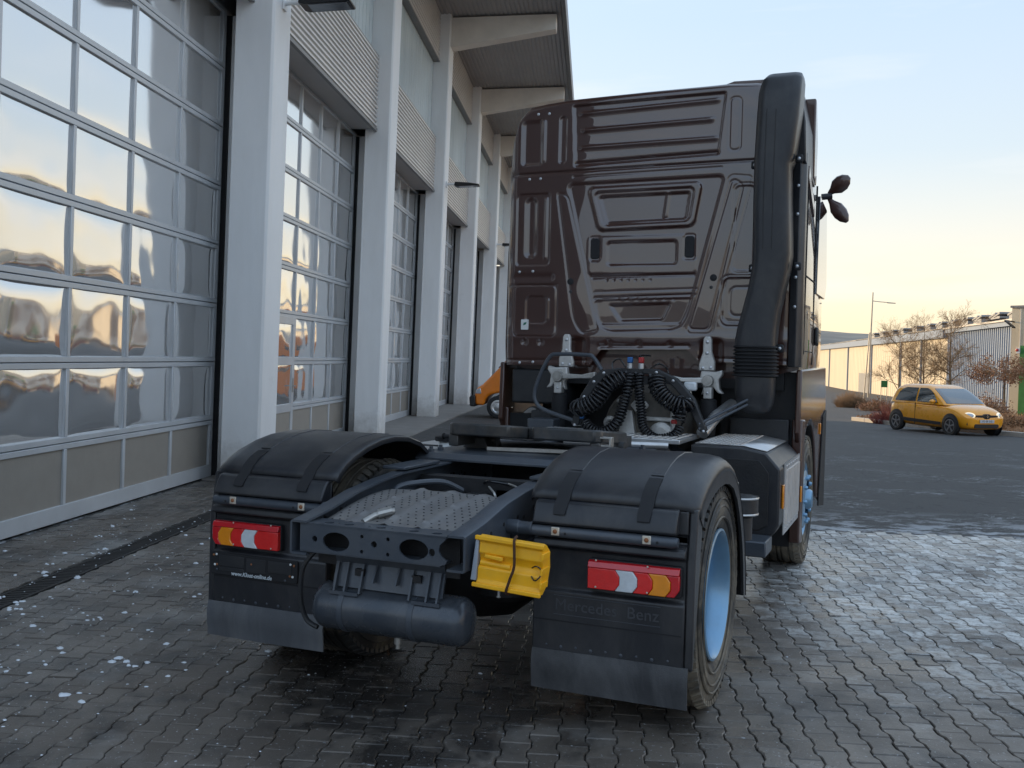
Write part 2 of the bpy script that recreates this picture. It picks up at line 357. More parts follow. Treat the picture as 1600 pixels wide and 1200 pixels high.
def paver_mat():
    m, t, b = newmat('concrete_paver'); v = pos(t); a_, b_, abv = dotp(t, v)
    g = t.nodes.new('ShaderNodeNewGeometry'); oi = t.nodes.new('ShaderNodeObjectInfo')
    rnd = math_(t, 'FRACT', math_(t, 'ADD', g.outputs['Random Per Island'], math_(t, 'MULTIPLY', oi.outputs['Random'], 7.31)))
    base = mixc(t, rnd, (.062, .053, .045), (.165, .146, .126))
    warm = noise(t, abv, .8, 4); base = mixc(t, mrange(t, warm, .35, .65, 0, .6), base, (.135, .105, .080))
    fine = noise(t, v, 170, 4, .7); base = mixc(t, mrange(t, fine, .5, .8, 0, .5), base, (.20, .19, .18))
    dirt = noise(t, abv, 2.6, 8, .7, .3)
    base = mixc(t, mrange(t, dirt, .50, .64, 0, .85), base, (.040, .037, .034))
    # frost with grazing sky sheen painted in, on the yard's open side, ragged edges
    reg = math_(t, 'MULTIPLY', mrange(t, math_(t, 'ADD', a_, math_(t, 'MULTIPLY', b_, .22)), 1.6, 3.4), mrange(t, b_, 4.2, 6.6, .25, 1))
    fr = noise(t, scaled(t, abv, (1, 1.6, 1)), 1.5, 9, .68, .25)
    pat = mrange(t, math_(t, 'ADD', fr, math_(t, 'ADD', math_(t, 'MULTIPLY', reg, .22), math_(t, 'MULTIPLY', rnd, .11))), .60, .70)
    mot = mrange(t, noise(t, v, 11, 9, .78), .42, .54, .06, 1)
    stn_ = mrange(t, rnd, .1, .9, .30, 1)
    frost_sheen = math_(t, 'MULTIPLY', math_(t, 'MULTIPLY', pat, mot), math_(t, 'MULTIPLY', math_(t, 'MULTIPLY', reg, .95), stn_), True)
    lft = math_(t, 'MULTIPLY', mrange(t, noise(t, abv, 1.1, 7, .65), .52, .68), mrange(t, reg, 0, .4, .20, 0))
    frost_sheen = math_(t, 'MAXIMUM', frost_sheen, lft)
    c = mixc(t, frost_sheen, base, (.66, .67, .66))
    # thaw water dragged from under the truck, with contact shade painted in
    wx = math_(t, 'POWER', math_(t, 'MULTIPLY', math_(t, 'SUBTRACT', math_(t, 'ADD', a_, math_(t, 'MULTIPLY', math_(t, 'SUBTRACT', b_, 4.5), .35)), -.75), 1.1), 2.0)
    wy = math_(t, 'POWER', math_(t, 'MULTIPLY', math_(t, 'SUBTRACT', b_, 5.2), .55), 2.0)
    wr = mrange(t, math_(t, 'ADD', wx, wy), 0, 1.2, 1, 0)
    wet_shade = mrange(t, math_(t, 'ADD', noise(t, abv, 2.1, 8, .7, .4), math_(t, 'MULTIPLY', wr, .22)), .58, .68)
    wet_shade = math_(t, 'MULTIPLY', wet_shade, mrange(t, wr, 0, .25), True)
    c = mixc(t, math_(t, 'MULTIPLY', wet_shade, .78), c, (.020, .019, .019))
    sp_ = mrange(t, noise(t, v, 60, 2, .5), .67, .71, 0, .6)
    c = mixc(t, sp_, c, (.50, .53, .56))
    t.links.new(c, b.inputs['Base Color'])
    wet = mrange(t, noise(t, abv, .9, 6, .6), .42, .62, .27, .56)
    t.links.new(math_(t, 'SUBTRACT', math_(t, 'ADD', wet, math_(t, 'MULTIPLY', frost_sheen, .12)), math_(t, 'MULTIPLY', wet_shade, .14)), b.inputs['Roughness'])
    b.inputs['Specular IOR Level'].default_value = .5
    n1 = bumpn(t, noise(t, v, 45, 4, .6), .25, .006, None); bumpn(t, fine, .45, .004, b, n1)
    return m
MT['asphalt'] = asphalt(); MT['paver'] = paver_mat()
MT['joint'] = P('joint_sand', (.020, .019, .018), .9, var=.4, vs=20, bump=.5, bs=90)
MT['drain'] = P('drain_iron', (.028, .026, .025), .65, .2, var=.35, vs=14, bump=.3, bs=60)
MT['apron'] = P('apron_concrete', (.22, .205, .19), .8, var=.18, vs=1.6, bump=.3, bs=60)
MT['kerb'] = P('kerb_concrete', (.42, .38, .33), .8, var=.12, vs=3, bump=.3, bs=50)
MT['soil'] = P('leaf_litter', (.20, .105, .05), .9, var=.5, vs=9, bump=.8, bs=22, dust=.5, dcol=(.09, .06, .03), ds=13)
MT['snow'] = P('old_snow', (.74, .78, .83), .55, var=.08, vs=20, bump=.4, bs=60)

av = sorted(set([-2.0, -1.99, -400, -200, -90, -40, -20, -10, PA0-.01, PA0, -3, -1, 0, 1, 2, 3, 4, 5, 6, PA1, PA1+.01, 8, 10, 13, 17, 25, 40, 90, 200, 400]))
bv = sorted(set([11.8, 11.81, -400, -200, -90, -40, -15, PB0-.01, PB0, 2, 5, PB1, PB1+.01, 11, 13, 15, 18, 22, 26, 30, 35, 40, 45, 55, 70, 105, 200, 400]))
mb = MB(); nb = len(bv)
for a in av:
    for b in bv:
        ins = (PA0 <= a <= PA1 and PB0 <= b <= PB1) or (PA0 <= a <= -2.0 and PB0 <= b <= 11.8)
        mb.v.append(tuple(ab(a, b, -.06 if ins else zg(a, b)-.002)))
for i in range(len(av)-1):
    for j in range(nb-1): mb.f.append((i*nb+j, (i+1)*nb+j, (i+1)*nb+j+1, i*nb+j+1))
g = mb.build('ground', MT['asphalt'], ang=10); tag(g, kind='structure')

# pavers: interlocking double-T stones in staggered columns along the facade
pv = empty('pavement', tuple(B0), (0, 0, HB)); tag(pv, kind='structure')
base = MB().box(PA0, PA1, PB0, PB1, -.05, -.014).box(PA0, -2.0, PB1, 11.8, -.05, -.014).build('bedding', MT['joint'], pv)
WE, WW, LEN, GAP = .135, .105, .20, .0026
def paver_poly(g_):
    he, hw, hl = WE/2-g_, WW/2-g_, LEN/2-g_
    q = [(he, hl), (he, .062), (hw, .033), (hw, -.033), (he, -.062), (he, -hl)]
    return q + [(-x, y) for x, y in q[::-1]]
po, pi_ = paver_poly(GAP), paver_poly(GAP+.005)
def paver_geo():
    n = len(po)
    vs = [(x, y, -.012) for x, y in po] + [(x, y, -.004) for x, y in po] + [(x, y, 0) for x, y in pi_]
    fs = [(i, (i+1) % n, n+(i+1) % n, n+i) for i in range(n)] + [(n+i, n+(i+1) % n, 2*n+(i+1) % n, 2*n+i) for i in range(n)]
    fs += [(24, 25, 34, 35), (25, 26, 33, 34), (26, 27, 32, 33), (27, 28, 31, 32), (28, 29, 30, 31)]
    return vs, [f[::-1] for f in fs]
pvs, pfs = paver_geo()
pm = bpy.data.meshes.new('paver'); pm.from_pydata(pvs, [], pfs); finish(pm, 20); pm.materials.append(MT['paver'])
DR0, DR1 = -3.80, -3.60                            # drain channel between the stones
cells = []
ci = 0; a = PA0+.08
while a < PA1-.08:
    if not (DR0-.075 < a < DR1+.075):
        b = PB0+.1+(.1 if ci % 2 else 0)
        while b < (PB1+.03 if a > -2.07 else 11.83):
            cells.append((a, b)); b += LEN
    a += (WE+WW)/2; ci += 1
def in_view(a, b):
    d = ab(a, b)-CAM; z = d.dot(fw)
    if z < .5: return 1e9
    u = (d.dot(cx_))*FPX/z; v = -(d.dot(cy_))*FPX/z
    return d.length if abs(u) < 830 and v < 620 else 1e9
cells.sort(key=lambda q: in_view(*q))
rg = random.Random(3); sv, sf = [], []
for i, (a, b) in enumerate(cells):
    dz = rg.gauss(0, .0012); rx, ry, rz = rg.gauss(0, .010), rg.gauss(0, .010), rg.gauss(0, .009)
    if i < 300:
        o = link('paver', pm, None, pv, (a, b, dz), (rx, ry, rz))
    else:
        k = len(sv)
        for x, y, z in pvs: sv.append((a+x-rz*y, b+y+rz*x, z+dz+rx*y-ry*x))
        sf += [tuple(q+k for q in f) for f in pfs]
me = bpy.data.meshes.new('pavers'); me.from_pydata(sv, [], sf); finish(me, 20)
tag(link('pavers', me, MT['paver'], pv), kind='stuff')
# drain: two edge rails and a grating
d = MB()
d.box(DR0+.0, DR0+.025, PB0, 11.8, -.05, -.001).box(DR1-.025, DR1, PB0, 11.8, -.05, -.001)
tag(d.build('drain_channel', MT['drain'], pv), 'dark drain channel')
gm = MB()
for i in range(int((11.8-1.5)/.045)):
    y = 1.5+i*.045; gm.box(DR0+.025, DR1-.025, y, y+.026, -.03, -.004)
gm.build('drain_grating', MT['drain'], pv)
# apron of concrete in front of the far bays
MB().box(-4.8, -3.55, 11.86, 60, -.05, .022).build('apron', MT['apron'], pv)
# stones in front of the first column
# snow crumbs swept out of the wheel arches
def lump(mbx, x, y, z0, r, h, seed):
    rr = random.Random(seed); n = 8; ring = []
    ph = [r*(.65+.6*rr.random()) for _ in range(n)]
    vs = []
    for lev, s_ in ((0, 1.0), (.55, .86), (1.0, .42)):
        for j in range(n):
            an = 2*math.pi*j/n; vs.append((x+ph[j]*s_*math.cos(an)*1.2, y+ph[j]*s_*math.sin(an), z0+h*lev*(.8+.4*rr.random())))
    fs = [(i*n+j, i*n+(j+1) % n, (i+1)*n+(j+1) % n, (i+1)*n+j) for i in range(2) for j in range(n)] + [tuple(range(2*n, 3*n))]
    mbx.add(vs, fs)
sn = MB(); rs = random.Random(11)
for i in range(1800):
    u = rs.random()
    if u < .72: a = rs.uniform(-4.7, -1.2); b = rs.uniform(2.8, 9.75)
    elif u < .9: a = rs.uniform(-4.7, 2.5); b = rs.uniform(2.8, 9.7)
    else: a = rs.uniform(-1, 6); b = rs.uniform(3, 9.7)
    keep = math.exp(-((a+3.0)/1.5)**2) if u < .72 else .35
    if rs.random() > keep: continue
    r_ = .0032*math.exp(abs(rs.gauss(0, .75)))
    p = ab(a, b); lump(sn, p.x, p.y, -.001, min(r_, .024), min(r_, .024)*rs.uniform(.3, .6), i)
for a, b, r_ in [(-3.9, 7.6, .055), (-3.85, 7.45, .04), (-4.3, 8.6, .05), (-4.35, 9.0, .04), (-3.0, 6.3, .05), (-3.5, 5.75, .05), (-3.55, 5.9, .06), (-2.4, 4.9, .07), (-2.3, 4.85, .05), (-2.9, 5.6, .05),
                 (-4.2, 8.1, .05), (-4.0, 7.0, .05), (-3.3, 7.4, .04), (-2.0, 6.4, .035), (-1.75, 5.6, .04), (-2.7, 7.1, .04), (-3.95, 6.2, .06), (-3.75, 6.0, .05), (-1.2, 5.35, .06), (-1.25, 5.3, .05)]:
    for q in range(4):
        p = ab(a+rs.uniform(-.05, .05), b+rs.uniform(-.04, .04)); lump(sn, p.x, p.y, -.001, r_*rs.uniform(.12, .34), r_*.13, int(1e4*r_)+q)
tag(sn.build('snow_crumbs', MT['snow'], ang=60), 'crumbs of old snow scattered over the paving', 'snow', kind='stuff')

# planting bed behind the kerb, far right
kl = [(-.2, 33.6), (1.33, 30.6), (2.9, 28.4), (4.75, 26.0), (7.5, 22.6), (10.5, 19.0)]
def wz(x, y):
    d = Vector((x, y, 0))-B0; return zg(d.dot(br), d.dot(bf))
bd = MB(); back = [(3.5, 62), (7.0, 60), (12, 57), (18, 52), (26, 44), (34, 34)]
vs = []
for (x0, y0), (x1, y1) in zip(kl, back):
    for s_ in (0, .25, .5, 1):
        x, y = x0+(x1-x0)*s_, y0+(y1-y0)*s_; vs.append((x, y, wz(x, y)+.10-.06*s_))
bd.add(vs, [(i*4+j, (i+1)*4+j, (i+1)*4+j+1, i*4+j+1) for i in range(len(kl)-1) for j in range(3)])
tag(bd.build('planting_bed', MT['soil'], ang=60), kind='structure')
kb = MB()
for (x0, y0), (x1, y1) in zip(kl[:-1], kl[1:]):
    n_ = max(1, int(math.hypot(x1-x0, y1-y0)/1.0))
    for i in range(n_):
        s0, s1 = i/n_, (i+.985)/n_
        p = Vector((x0+(x1-x0)*s0, y0+(y1-y0)*s0, 0)); q = Vector((x0+(x1-x0)*s1, y0+(y1-y0)*s1, 0))
        p.z, q.z = wz(p.x, p.y)+.03, wz(q.x, q.y)+.03; kb.bar(p, q, .16, .20)
tag(kb.build('kerb', MT['kerb'], bevel=.012), kind='structure')
# hills all round
MT['hill'] = P('winter_woodland', (.17, .165, .15), .95, var=.3, vs=.06, bump=.8, bs=.5)
hm = MB(); nn = 96; rh = random.Random(5)
ph = [rh.uniform(0, 6.28) for _ in range(6)]
for lev, (rad, hz) in enumerate(((330, -6), (390, .55), (470, 1.0), (560, .8))):
    for j in range(nn):
        an = 2*math.pi*j/nn
        top = 13+5*math.sin(2*an+ph[0])+3.5*math.sin(5*an+ph[1])+1.6*math.sin(11*an+ph[2])+.8*math.sin(23*an+ph[3])+13*max(0, -math.cos(an)*bf.x-math.sin(an)*bf.y)
        p = B0+Vector((rad*math.cos(an), rad*math.sin(an), hz if lev == 0 else top*hz)); hm.v.append(tuple(p))
hm.f += [(i*nn+j, i*nn+(j+1) % nn, (i+1)*nn+(j+1) % nn, (i+1)*nn+j) for i in range(3) for j in range(nn)]
tag(hm.build('hills', MT['hill'], ang=80), kind='structure')
# ------------------------------------------------------------------ workshop with sectional doors
LEAN = R(1.1); BP, COLN, COLF = 6.8, 11.75, 12.40
WR = empty('workshop_building', tuple(ab(-4.80, 0)), (0, LEAN, HB))
tag(WR, 'white-columned workshop hall with tall glazed sectional doors along the yard', 'building')
KB = range(-1, 6)
def pane_mat():
    m, t, b = newmat('door_pane'); tcn = N(t, 'ShaderNodeTexCoord'); oi = t.nodes.new('ShaderNodeObjectInfo')
    s = N(t, 'ShaderNodeSeparateXYZ'); t.links.new(tcn.outputs['Object'], s.inputs[0])
    ps = N(t, 'ShaderNodeSeparateXYZ'); t.links.new(pos(t), ps.inputs[0])
    r1 = oi.outputs['Random']; r2 = math_(t, 'FRACT', math_(t, 'MULTIPLY', r1, 17.3)); r3 = math_(t, 'FRACT', math_(t, 'MULTIPLY', r1, 91.7))
    x2 = math_(t, 'POWER', math_(t, 'ABSOLUTE', math_(t, 'DIVIDE', s.outputs['Y'], .56)), 4.5)
    z2 = math_(t, 'POWER', math_(t, 'ABSOLUTE', math_(t, 'DIVIDE', s.outputs['Z'], .33)), 4.5)
    pil = math_(t, 'MULTIPLY', math_(t, 'SUBTRACT', 1.0, x2), math_(t, 'SUBTRACT', 1.0, z2))
    amp = mrange(t, ps.outputs['Z'], 2.4, 4.4, 1.5, .10)
    pil = math_(t, 'MULTIPLY', pil, math_(t, 'MULTIPLY', math_(t, 'ADD', r2, .25), .020))
    vec = N(t, 'ShaderNodeVectorMath', operation='ADD'); t.links.new(tcn.outputs['Object'], vec.inputs[0])
    cb = N(t, 'ShaderNodeCombineXYZ'); t.links.new(math_(t, 'MULTIPLY', r1, 40.0), cb.inputs[0]); t.links.new(math_(t, 'MULTIPLY', r3, 23.0), cb.inputs[1]); t.links.new(cb.outputs[0], vec.inputs[1])
    nz = noise(t, vec.outputs[0], 2.1, 0.5, .4)
    h = math_(t, 'ADD', pil, math_(t, 'MULTIPLY', math_(t, 'SUBTRACT', nz, .5), .018))
    h = math_(t, 'MULTIPLY', h, amp)
    bumpn(t, h, 1.0, 1.0, b)
    b.inputs['Base Color'].default_value = (.82, .82, .82, 1); b.inputs['Metallic'].default_value = .82; b.inputs['Roughness'].default_value = .075
    return m
MT['pane'] = pane_mat()
DW, SH, NC, NR = 4.72, .737, 4, 8
def frame_mesh():
    d = MB(); st = .085; cw = (DW-2*st)/NC
    for r_ in range(NR):
        z0, z1 = r_*SH+(.02 if r_ == 0 else .004), (r_+1)*SH-.004
        lo = .15 if r_ == 0 else .052; hi = .052
        d.box(-.045, 0, 0, DW, z0, z0+lo); d.box(-.045, 0, 0, DW, z1-hi, z1)
        for c in range(NC+1):
            y = st+c*cw; w0, w1 = (y-st, y) if c == 0 else (y, y+st) if c == NC else (y-.026, y+.026)
            d.box(-.045, -.001, w0, w1, z0+lo, z1-hi)
    return d.mesh('door_frame')
fme = frame_mesh()
st = .085; cw = (DW-2*st)/NC
pw, ph_ = (cw-.052)/2, (SH-.008-.104)/2
pme = MB().box(-.006, 0, -pw, pw, -ph_, ph_).mesh('pane'); sme = MB().box(-.006, 0, -pw, pw, -ph_+.049, ph_).mesh('panel')
for k_ in range(0, 6):
    y0 = 12.15+BP*k_-DW
    f = link('sectional_door', fme, MT['alu_frame'], WR, (0, y0, 0)); 
    b_ = f.modifiers.new('b', 'BEVEL'); b_.width = .004; b_.segments = 1; b_.limit_method = 'ANGLE'
    for r_ in range(NR):
        zc = r_*SH+.004+.052+ph_
        for c in range(NC):
            yc = st+c*cw+cw/2
            if k_ == 1 and c == 0 and r_ < 3: continue
            if r_ == 0: link('panel', sme, MT['alu_frame_bot'], f, (-.022, yc, zc))
            else: link('pane', pme, MT['pane'], f, (-.026, yc, zc))
# wicket door in the second visible bay
y0 = 12.15+BP-DW; wk = MB()
for a0, a1, z0, z1 in ((st, st+.10, .03, 2.16), (st+cw-.10, st+cw+.02, .03, 2.16)): wk.box(-.02, .014, y0+a0, y0+a1, z0, z1)
for z0, z1 in ((.03, .17), (.67, .80), (1.41, 1.54), (2.05, 2.17)): wk.box(-.02, .012, y0+st+.1, y0+st+cw-.1, z0, z1)
wk = wk.build('wicket_door', MT['alu_frame'], WR, bevel=.004)
for i, (z0, z1) in enumerate(((.17, .67), (.80, 1.41), (1.54, 2.05))):
    q = MB().box(-.003, .003, -(cw-.2)/2, (cw-.2)/2, -(z1-z0)/2, (z1-z0)/2).build('panel' if i == 0 else 'pane', MT['alu_frame_bot'] if i == 0 else MT['pane'], wk)
    q.location = (-.004, y0+st+cw/2, (z0+z1)/2)
hd = MB(); yy = y0+st+cw-.045
hd.box(.014, .022, yy-.02, yy+.02, .98, 1.20); hd.tube([(.02, yy, 1.08), (.06, yy, 1.08), (.065, yy-.02, 1.08), (.065, yy-.12, 1.08)], .009, 8)
hd.build('door_handle', MT['steel'], wk)
def corr_sheet(z0, z1, u, dep, pitch, y0, y1, ang=30):
    prof = []; n = int((z1-z0)/pitch); p = (z1-z0)/n
    for i in range(n):
        b0 = z0+i*p; prof += [(u, b0), (u, b0+p*.38), (u+dep, b0+p*.5), (u+dep, b0+p*.88)]
    prof.append((u, z1))
    m = MB(); L = len(prof)
    m.add([(x, y0, z) for x, z in prof]+[(x, y1, z) for x, z in prof], [(i, i+1, L+i+1, L+i) for i in range(L-1)])
    return m
for k_ in KB:
    yn, yf = COLN+BP*k_, COLF+BP*k_
    # column: a tapered shaft with chamfered corners
    c = MB(); cp = [(.27, yn), (.72, yn), (.75, yn+.03), (.75, yf-.03), (.72, yf), (.27, yf)]
    c.prism(cp, 2, -.3, 10.45); c.build('column', MT['white_col'], WR, bevel=.006)
    MB().box(-.06, .045, yf-.19, yf+.02, -.1, 5.84).build('dark_reveal', MT['seal'], WR)
    MB().box(.047, .268, yf-.17, yf-.01, -.1, 5.84).build('column_web', MT['white_col'], WR)
    # cantilever beam carrying the roof overhang
    bm_ = MB(); bm_.prism([(.753, 9.60), (3.45, 10.12), (3.45, 10.50), (.753, 10.36)], 1, yn+.12, yf-.12); bm_.build('roof_beam', MT['conc'], WR, bevel=.01)
    # wall strip behind the column
    MB().box(-.10, -.02, yf-.25, 14.23+BP*k_, -.1, 5.90).build('wall_strip', MT['wall'], WR)
    s0, s1 = yf+.003, yn+BP-.003
    # lower cladding box with its dark underside
    lo = corr_sheet(5.90, 7.24, .455, .035, .079, s0, s1); lo.build('lower_cladding', MT['corr'], WR, ang=20)
    MB().box(-.10, .45, s0, s1, 5.885, 5.90).build('cladding_soffit', MT['soffit'], WR)
    MB().box(.44, .50, s0, s1, 5.845, 5.90).build('drip_edge', MT['roofm'], WR)
    MB().box(.30, .48, s0, s1, 7.24, 7.27).build('window_sill', MT['roofm'], WR)
    # profiled glass planks
    ng = 23; w = (s1-s0)/ng
    for i in range(ng):
        y = s0+i*w; pm_ = MB()
        pm_.prism([(.30, y+.006), (.335, y+.012), (.335, y+w-.012), (.30, y+w-.006)], 2, 7.271, 9.18); pm_.build('glass_plank', MT['uglass'], WR)
    MB().box(.20, .30, s0, s1, 7.271, 9.18).build('glass_backing', MT['wall'], WR)
    up_ = corr_sheet(9.21, 10.40, .455, .035, .099, s0, s1); up_.build('upper_cladding', MT['corr'], WR, ang=20)
    MB().box(.30, .50, s0, s1, 9.181, 9.21).build('drip_edge', MT['roofm'], WR)
    # soffit sheet between the beams, ribbed along the facade
    sf_ = MB(); pr = []
    nrib = 26
    for i in range(nrib+1):
        u = .49+(3.50-.49)*i/nrib; z = 10.41+(u-.75)*.052; pr += [(u, z), (u+.055, z), (u+.07, z+.022), (u+.10, z+.022)]
    L = len(pr); sf_.add([(x, yn-.0+.5, z) for x, z in pr]+[(x, yn+BP+.5, z) for x, z in pr], [(i, i+1, L+i+1, L+i) for i in range(L-1)])
    sf_.build('soffit', MT['soffit'], WR, ang=20)
rf = MB(); rf.prism([(-9, 10.35), (.45, 10.44), (3.66, 10.60), (3.66, 10.66), (.45, 10.66), (-9, 11.2)], 1, 2.3, 47.2); rf.build('roof', MT['roofm'], WR)
MB().box(3.60, 3.70, 2.3, 47.2, 10.44, 10.86).build('roof_fascia', MT['roofm'], WR, bevel=.01)
MB().box(-9, .45, 2.6, 4.90, -.3, 10.34).build('end_wall', P('end_wall_cladding', (.10, .10, .105), .6, .2), WR)
MB().box(-9, -.11, 4.901, 47, -.3, 10.34).build('hall_body', MT['wall'], WR)
# flood lights on arms
MT['lamp_blk'] = P('lamp_housing', (.02, .02, .022), .4, .3); MT['lamp_glass'] = P('lamp_glass', (.16, .17, .19), .1, 0, spec=1)
for i, (k_, z, lab) in enumerate(((0, 5.95, 'black flood light at the top of the nearest white column'),
                                  (2, 6.1, 'black flood light sticking out of the third white column'),
                                  (4, 6.1, 'small black flood light on the distant fifth column by the truck cab'))):
    y = (COLN+COLF)/2+BP*k_
    root = empty('flood_light', tuple(WR.matrix_basis @ Vector((.755, y, z))), (0, LEAN, HB)); tag(root, lab, 'flood light', 'flood lights on the columns')
    MB().box(0, .02, -.06, .06, -.08, .08).tube([(0, 0, 0), (.10, 0, .015), (.26, 0, .02)], .03, 10).build('arm', MT['white_col'], root)
    h = MB(); h.prism([(.22, -.035), (.30, -.05), (.86, -.005), (.87, .02), (.60, .05), (.24, .06)], 1, -.16, .16); h.build('lamp_head', MT['lamp_blk'], root, bevel=.008)
    h = MB(); h.prism([(.34, -.055), (.82, -.017), (.82, -.012), (.34, -.045)], 1, -.13, .13); h.build('lamp_glass', MT['lamp_glass'], root)

# ------------------------------------------------------------------ plain hall added unseen behind the camera, for its reflection in the cab wall
HR = empty('added_rear_hall', tuple(ab(8, -92)), (0, 0, HB)); tag(HR, 'long grey hall added out of view behind the viewer for reflections', 'building')
MT['hallw'] = P('hall_wall', (.22, .21, .20), .6, .1, var=.08, vs=.5); MT['hallr'] = P('hall_roof', (.12, .10, .09), .7)
MB().box(-30, 32, -16, 0, -.5, 8.3).build('wall', MT['hallw'], HR)
MB().prism([(-16.4, 8.301), (.5, 8.301), (.5, 8.5), (-8, 9.1), (-16.4, 8.5)], 0, -30.5, 32.5).build('roof', MT['hallr'], HR)
for i in range(8):
    x = -27+i*7.4; g_ = MB().box(x, x+4.2, .0, .06, 0, 4.6).build('gate', MT['alu_frame'], HR)
    for r_ in range(1, 6): MB().box(x+.02, x+4.18, .058, .075, r_*.77-.02, r_*.77+.02).build('rail', MT['roofm'], g_)

# sunlit hall added along the far right side of the yard, outside the picture: mirrored in the door panes, throws warm light back
MR = empty('added_bounce_hall', tuple(ab(42, 0)), (0, 0, HB)); tag(MR, 'long cream hall added out of view on the right to bounce warm light', 'building')
MT['hall_cream'] = P('hall_cream_panel', (.74, .63, .46), .7, var=.06, vs=.4); MT['hall_gate'] = P('hall_gate', (.20, .18, .16), .6)
MB().box(0, 18, -25, 78, -1.2, 6.2).build('wall', MT['hall_cream'], MR)
MB().prism([(-.4, 6.201), (18.4, 6.201), (18.4, 6.5), (9, 7.6), (-.4, 6.5)], 1, -25.4, 78.4).build('roof', MT['hallr'], MR)
for i in range(11):
    y = -21+i*9; MB().box(-.06, .0, y, y+3.6, -1.2, 3.4).build('gate', MT['hall_gate'], MR)
    MB().box(-.12, 0, y+6, y+6.25, -1.2, 6.2).build('pilaster', MT['conc'], MR)
# ------------------------------------------------------------------ tractor unit (X right, Y forward, origin under the rear axle)
TR = empty('tractor_unit'); tag(TR, 'dark brown tractor unit with bare fifth wheel parked on the paving', 'truck')
# --- chassis rails: C sections, cranked up over the axle
def rail(s):
    stn = [(-1.15, .905, .757), (-.95, .935, .757), (-.72, .985, .745), (-.50, 1.012, .735), (-.30, 1.028, .735), (.2, 1.033, .755), (1.5, 1.033, .755), (4.6, 1.033, .755)]
    rings = []
    for y, zt, zb in stn:
        xo, xi, t = .417, .335, .010
        prof = [(xi, zt), (xo-.012, zt), (xo-.003, zt-.004), (xo, zt-.014), (xo, zb+.014), (xo-.003, zb+.004), (xo-.012, zb), (xi, zb), (xi, zb+t), (xo-t, zb+t), (xo-t, zt-t), (xi, zt-t)]
        rings.append([(s*x, y, z) for x, z in prof])
    return MB().loft(rings).build('chassis_rail', MT['frame'], TR, ang=40)
for s in (-1, 1):
    rl = rail(s)
    hb = MB(); rr = random.Random(4)
    for i in range(60):
        y = -1.02+.037*i+rr.uniform(-.008, .008); z = .80+.10*rr.random()+.05*sst(-.9, -.3, y)
        hb.lathe([(.009, 0), (.009, s*.0035)], (s*.4165, y, z), 0, 8); hb.lathe([(.010, 0), (.007, -s*.008)], (s*.407, y, z), 0, 6)
    tag(hb.build('rail_bolts', MT['dark'], rl), kind='stuff')
    MB().box(*sorted((s*.34, s*.47)), -.28, .12, 1.036, 1.052).build('rail_pad', MT['frame'], rl, bevel=.004)
# --- rear cross member: folded plate with real holes
FY = -1.135
out = [(-.372, .775), (.300, .775), (.322, .782), (.330, .797), (.303, .815), (.292, .835), (.298, .860), (.318, .878), (.326, .892), (-.372, .892)]
hol = [ellipse(-.192, .826, .066, .040), ellipse(.178, .830, .068, .042), ellipse(-.008, .833, .014, .014, 14), ellipse(-.298, .830, .013, .013, 14), ellipse(.262, .826, .014, .016, 14)]
hol += [ellipse(x, z, .0085, .0085, 10) for x in (-.066, .058) for z in (.860, .797)]
cm = plate('rear_crossmember', out, hol, .010, MT['frame'], TR, FACE_BACK(0, FY, 0))
topo = [(-.372, -.26), (.33, -.26), (.33, 0), (-.372, 0)]
th = [ellipse(x, -.045, .021, .021, 16) for x in (-.255, -.155, .0, .155, .262)] + [ellipse(x, -.05, .006, .006, 8) for x in (-.21, -.06, .05)]
plate('crossmember_top', [(-.372, 0), (.326, 0), (.322, .13), (-.372, .13)], [[(x, -y) for x, y in h] for h in th], .010, MT['frame'], cm, Matrix.Translation((0, FY-.005, .8915)))
MB().box(-.372, .30, FY-.003, FY+.10, .770, .780).build('crossmember_bottom', MT['frame'], cm)
MB().box(-.36, .33, FY+.12, FY+.13, .70, .88).build('inner_plate', MT['dark'], cm)
MB().box(-.37, .37, -.05, .05, .74, .99).build('crossmember', MT['dark'], TR); MB().box(-.37, .37, .9, 1.0, .76, 1.0).build('crossmember', MT['dark'], TR)
# --- perforated cover between the rails
cv = MB(); ny, nx = 14, 2
def cover(x, t):
    y = -1.03+.58*t; z = .885+.075*math.sin(t*1.75) + .012*math.cos(x*4); return y, z
rings = []
X_ = np.linspace(-.325, .325, 29)
for i in range(25):
    t = i/24
    rings.append([])
    for x in X_:
        y, z = cover(x, t); rdg = .014*max(0, 1-min(abs(x-q-.10*(t-.5)*.6) for q in (-.165, .0, .165))/.024)
        rings[-1].append((x, y, z+rdg))
nX = len(X_)
cv.add([p for r_ in rings for p in r_], [(i*nX+j, i*nX+j+1, (i+1)*nX+j+1, (i+1)*nX+j) for i in range(24) for j in range(nX-1)])
cvo = cv.build('perforated_cover', MT['tread'], TR, ang=50); so_ = cvo.modifiers.new('s', 'SOLIDIFY'); so_.thickness = .006
ho = MB()
for i in range(15):
    for j in range(17):
        x = -.30+.0375*j+(.018 if i % 2 else 0); t = .05+.062*i
        if t > .97 or x > .31 or min(abs(x-q-.10*(t-.5)*.6) for q in (-.165, .0, .165)) < .018: continue
        y, z = cover(x, t); ho.lathe([(.0052, 0), (.004, .0022), (.0005, .003)], (x, y, z-.0002), 2, 6)
tag(ho.build('grip_studs', MT['dark'], cvo), kind='stuff')
MB().tube([(-.13, -1.02, .90), (-.10, -.98, .925), (-.03, -.93, .945)], .013, 10).tube([(-.09, -.97, .93), (-.04, -.935, .945)], .020, 10).build('drain_valve', MT['steel'], TR)
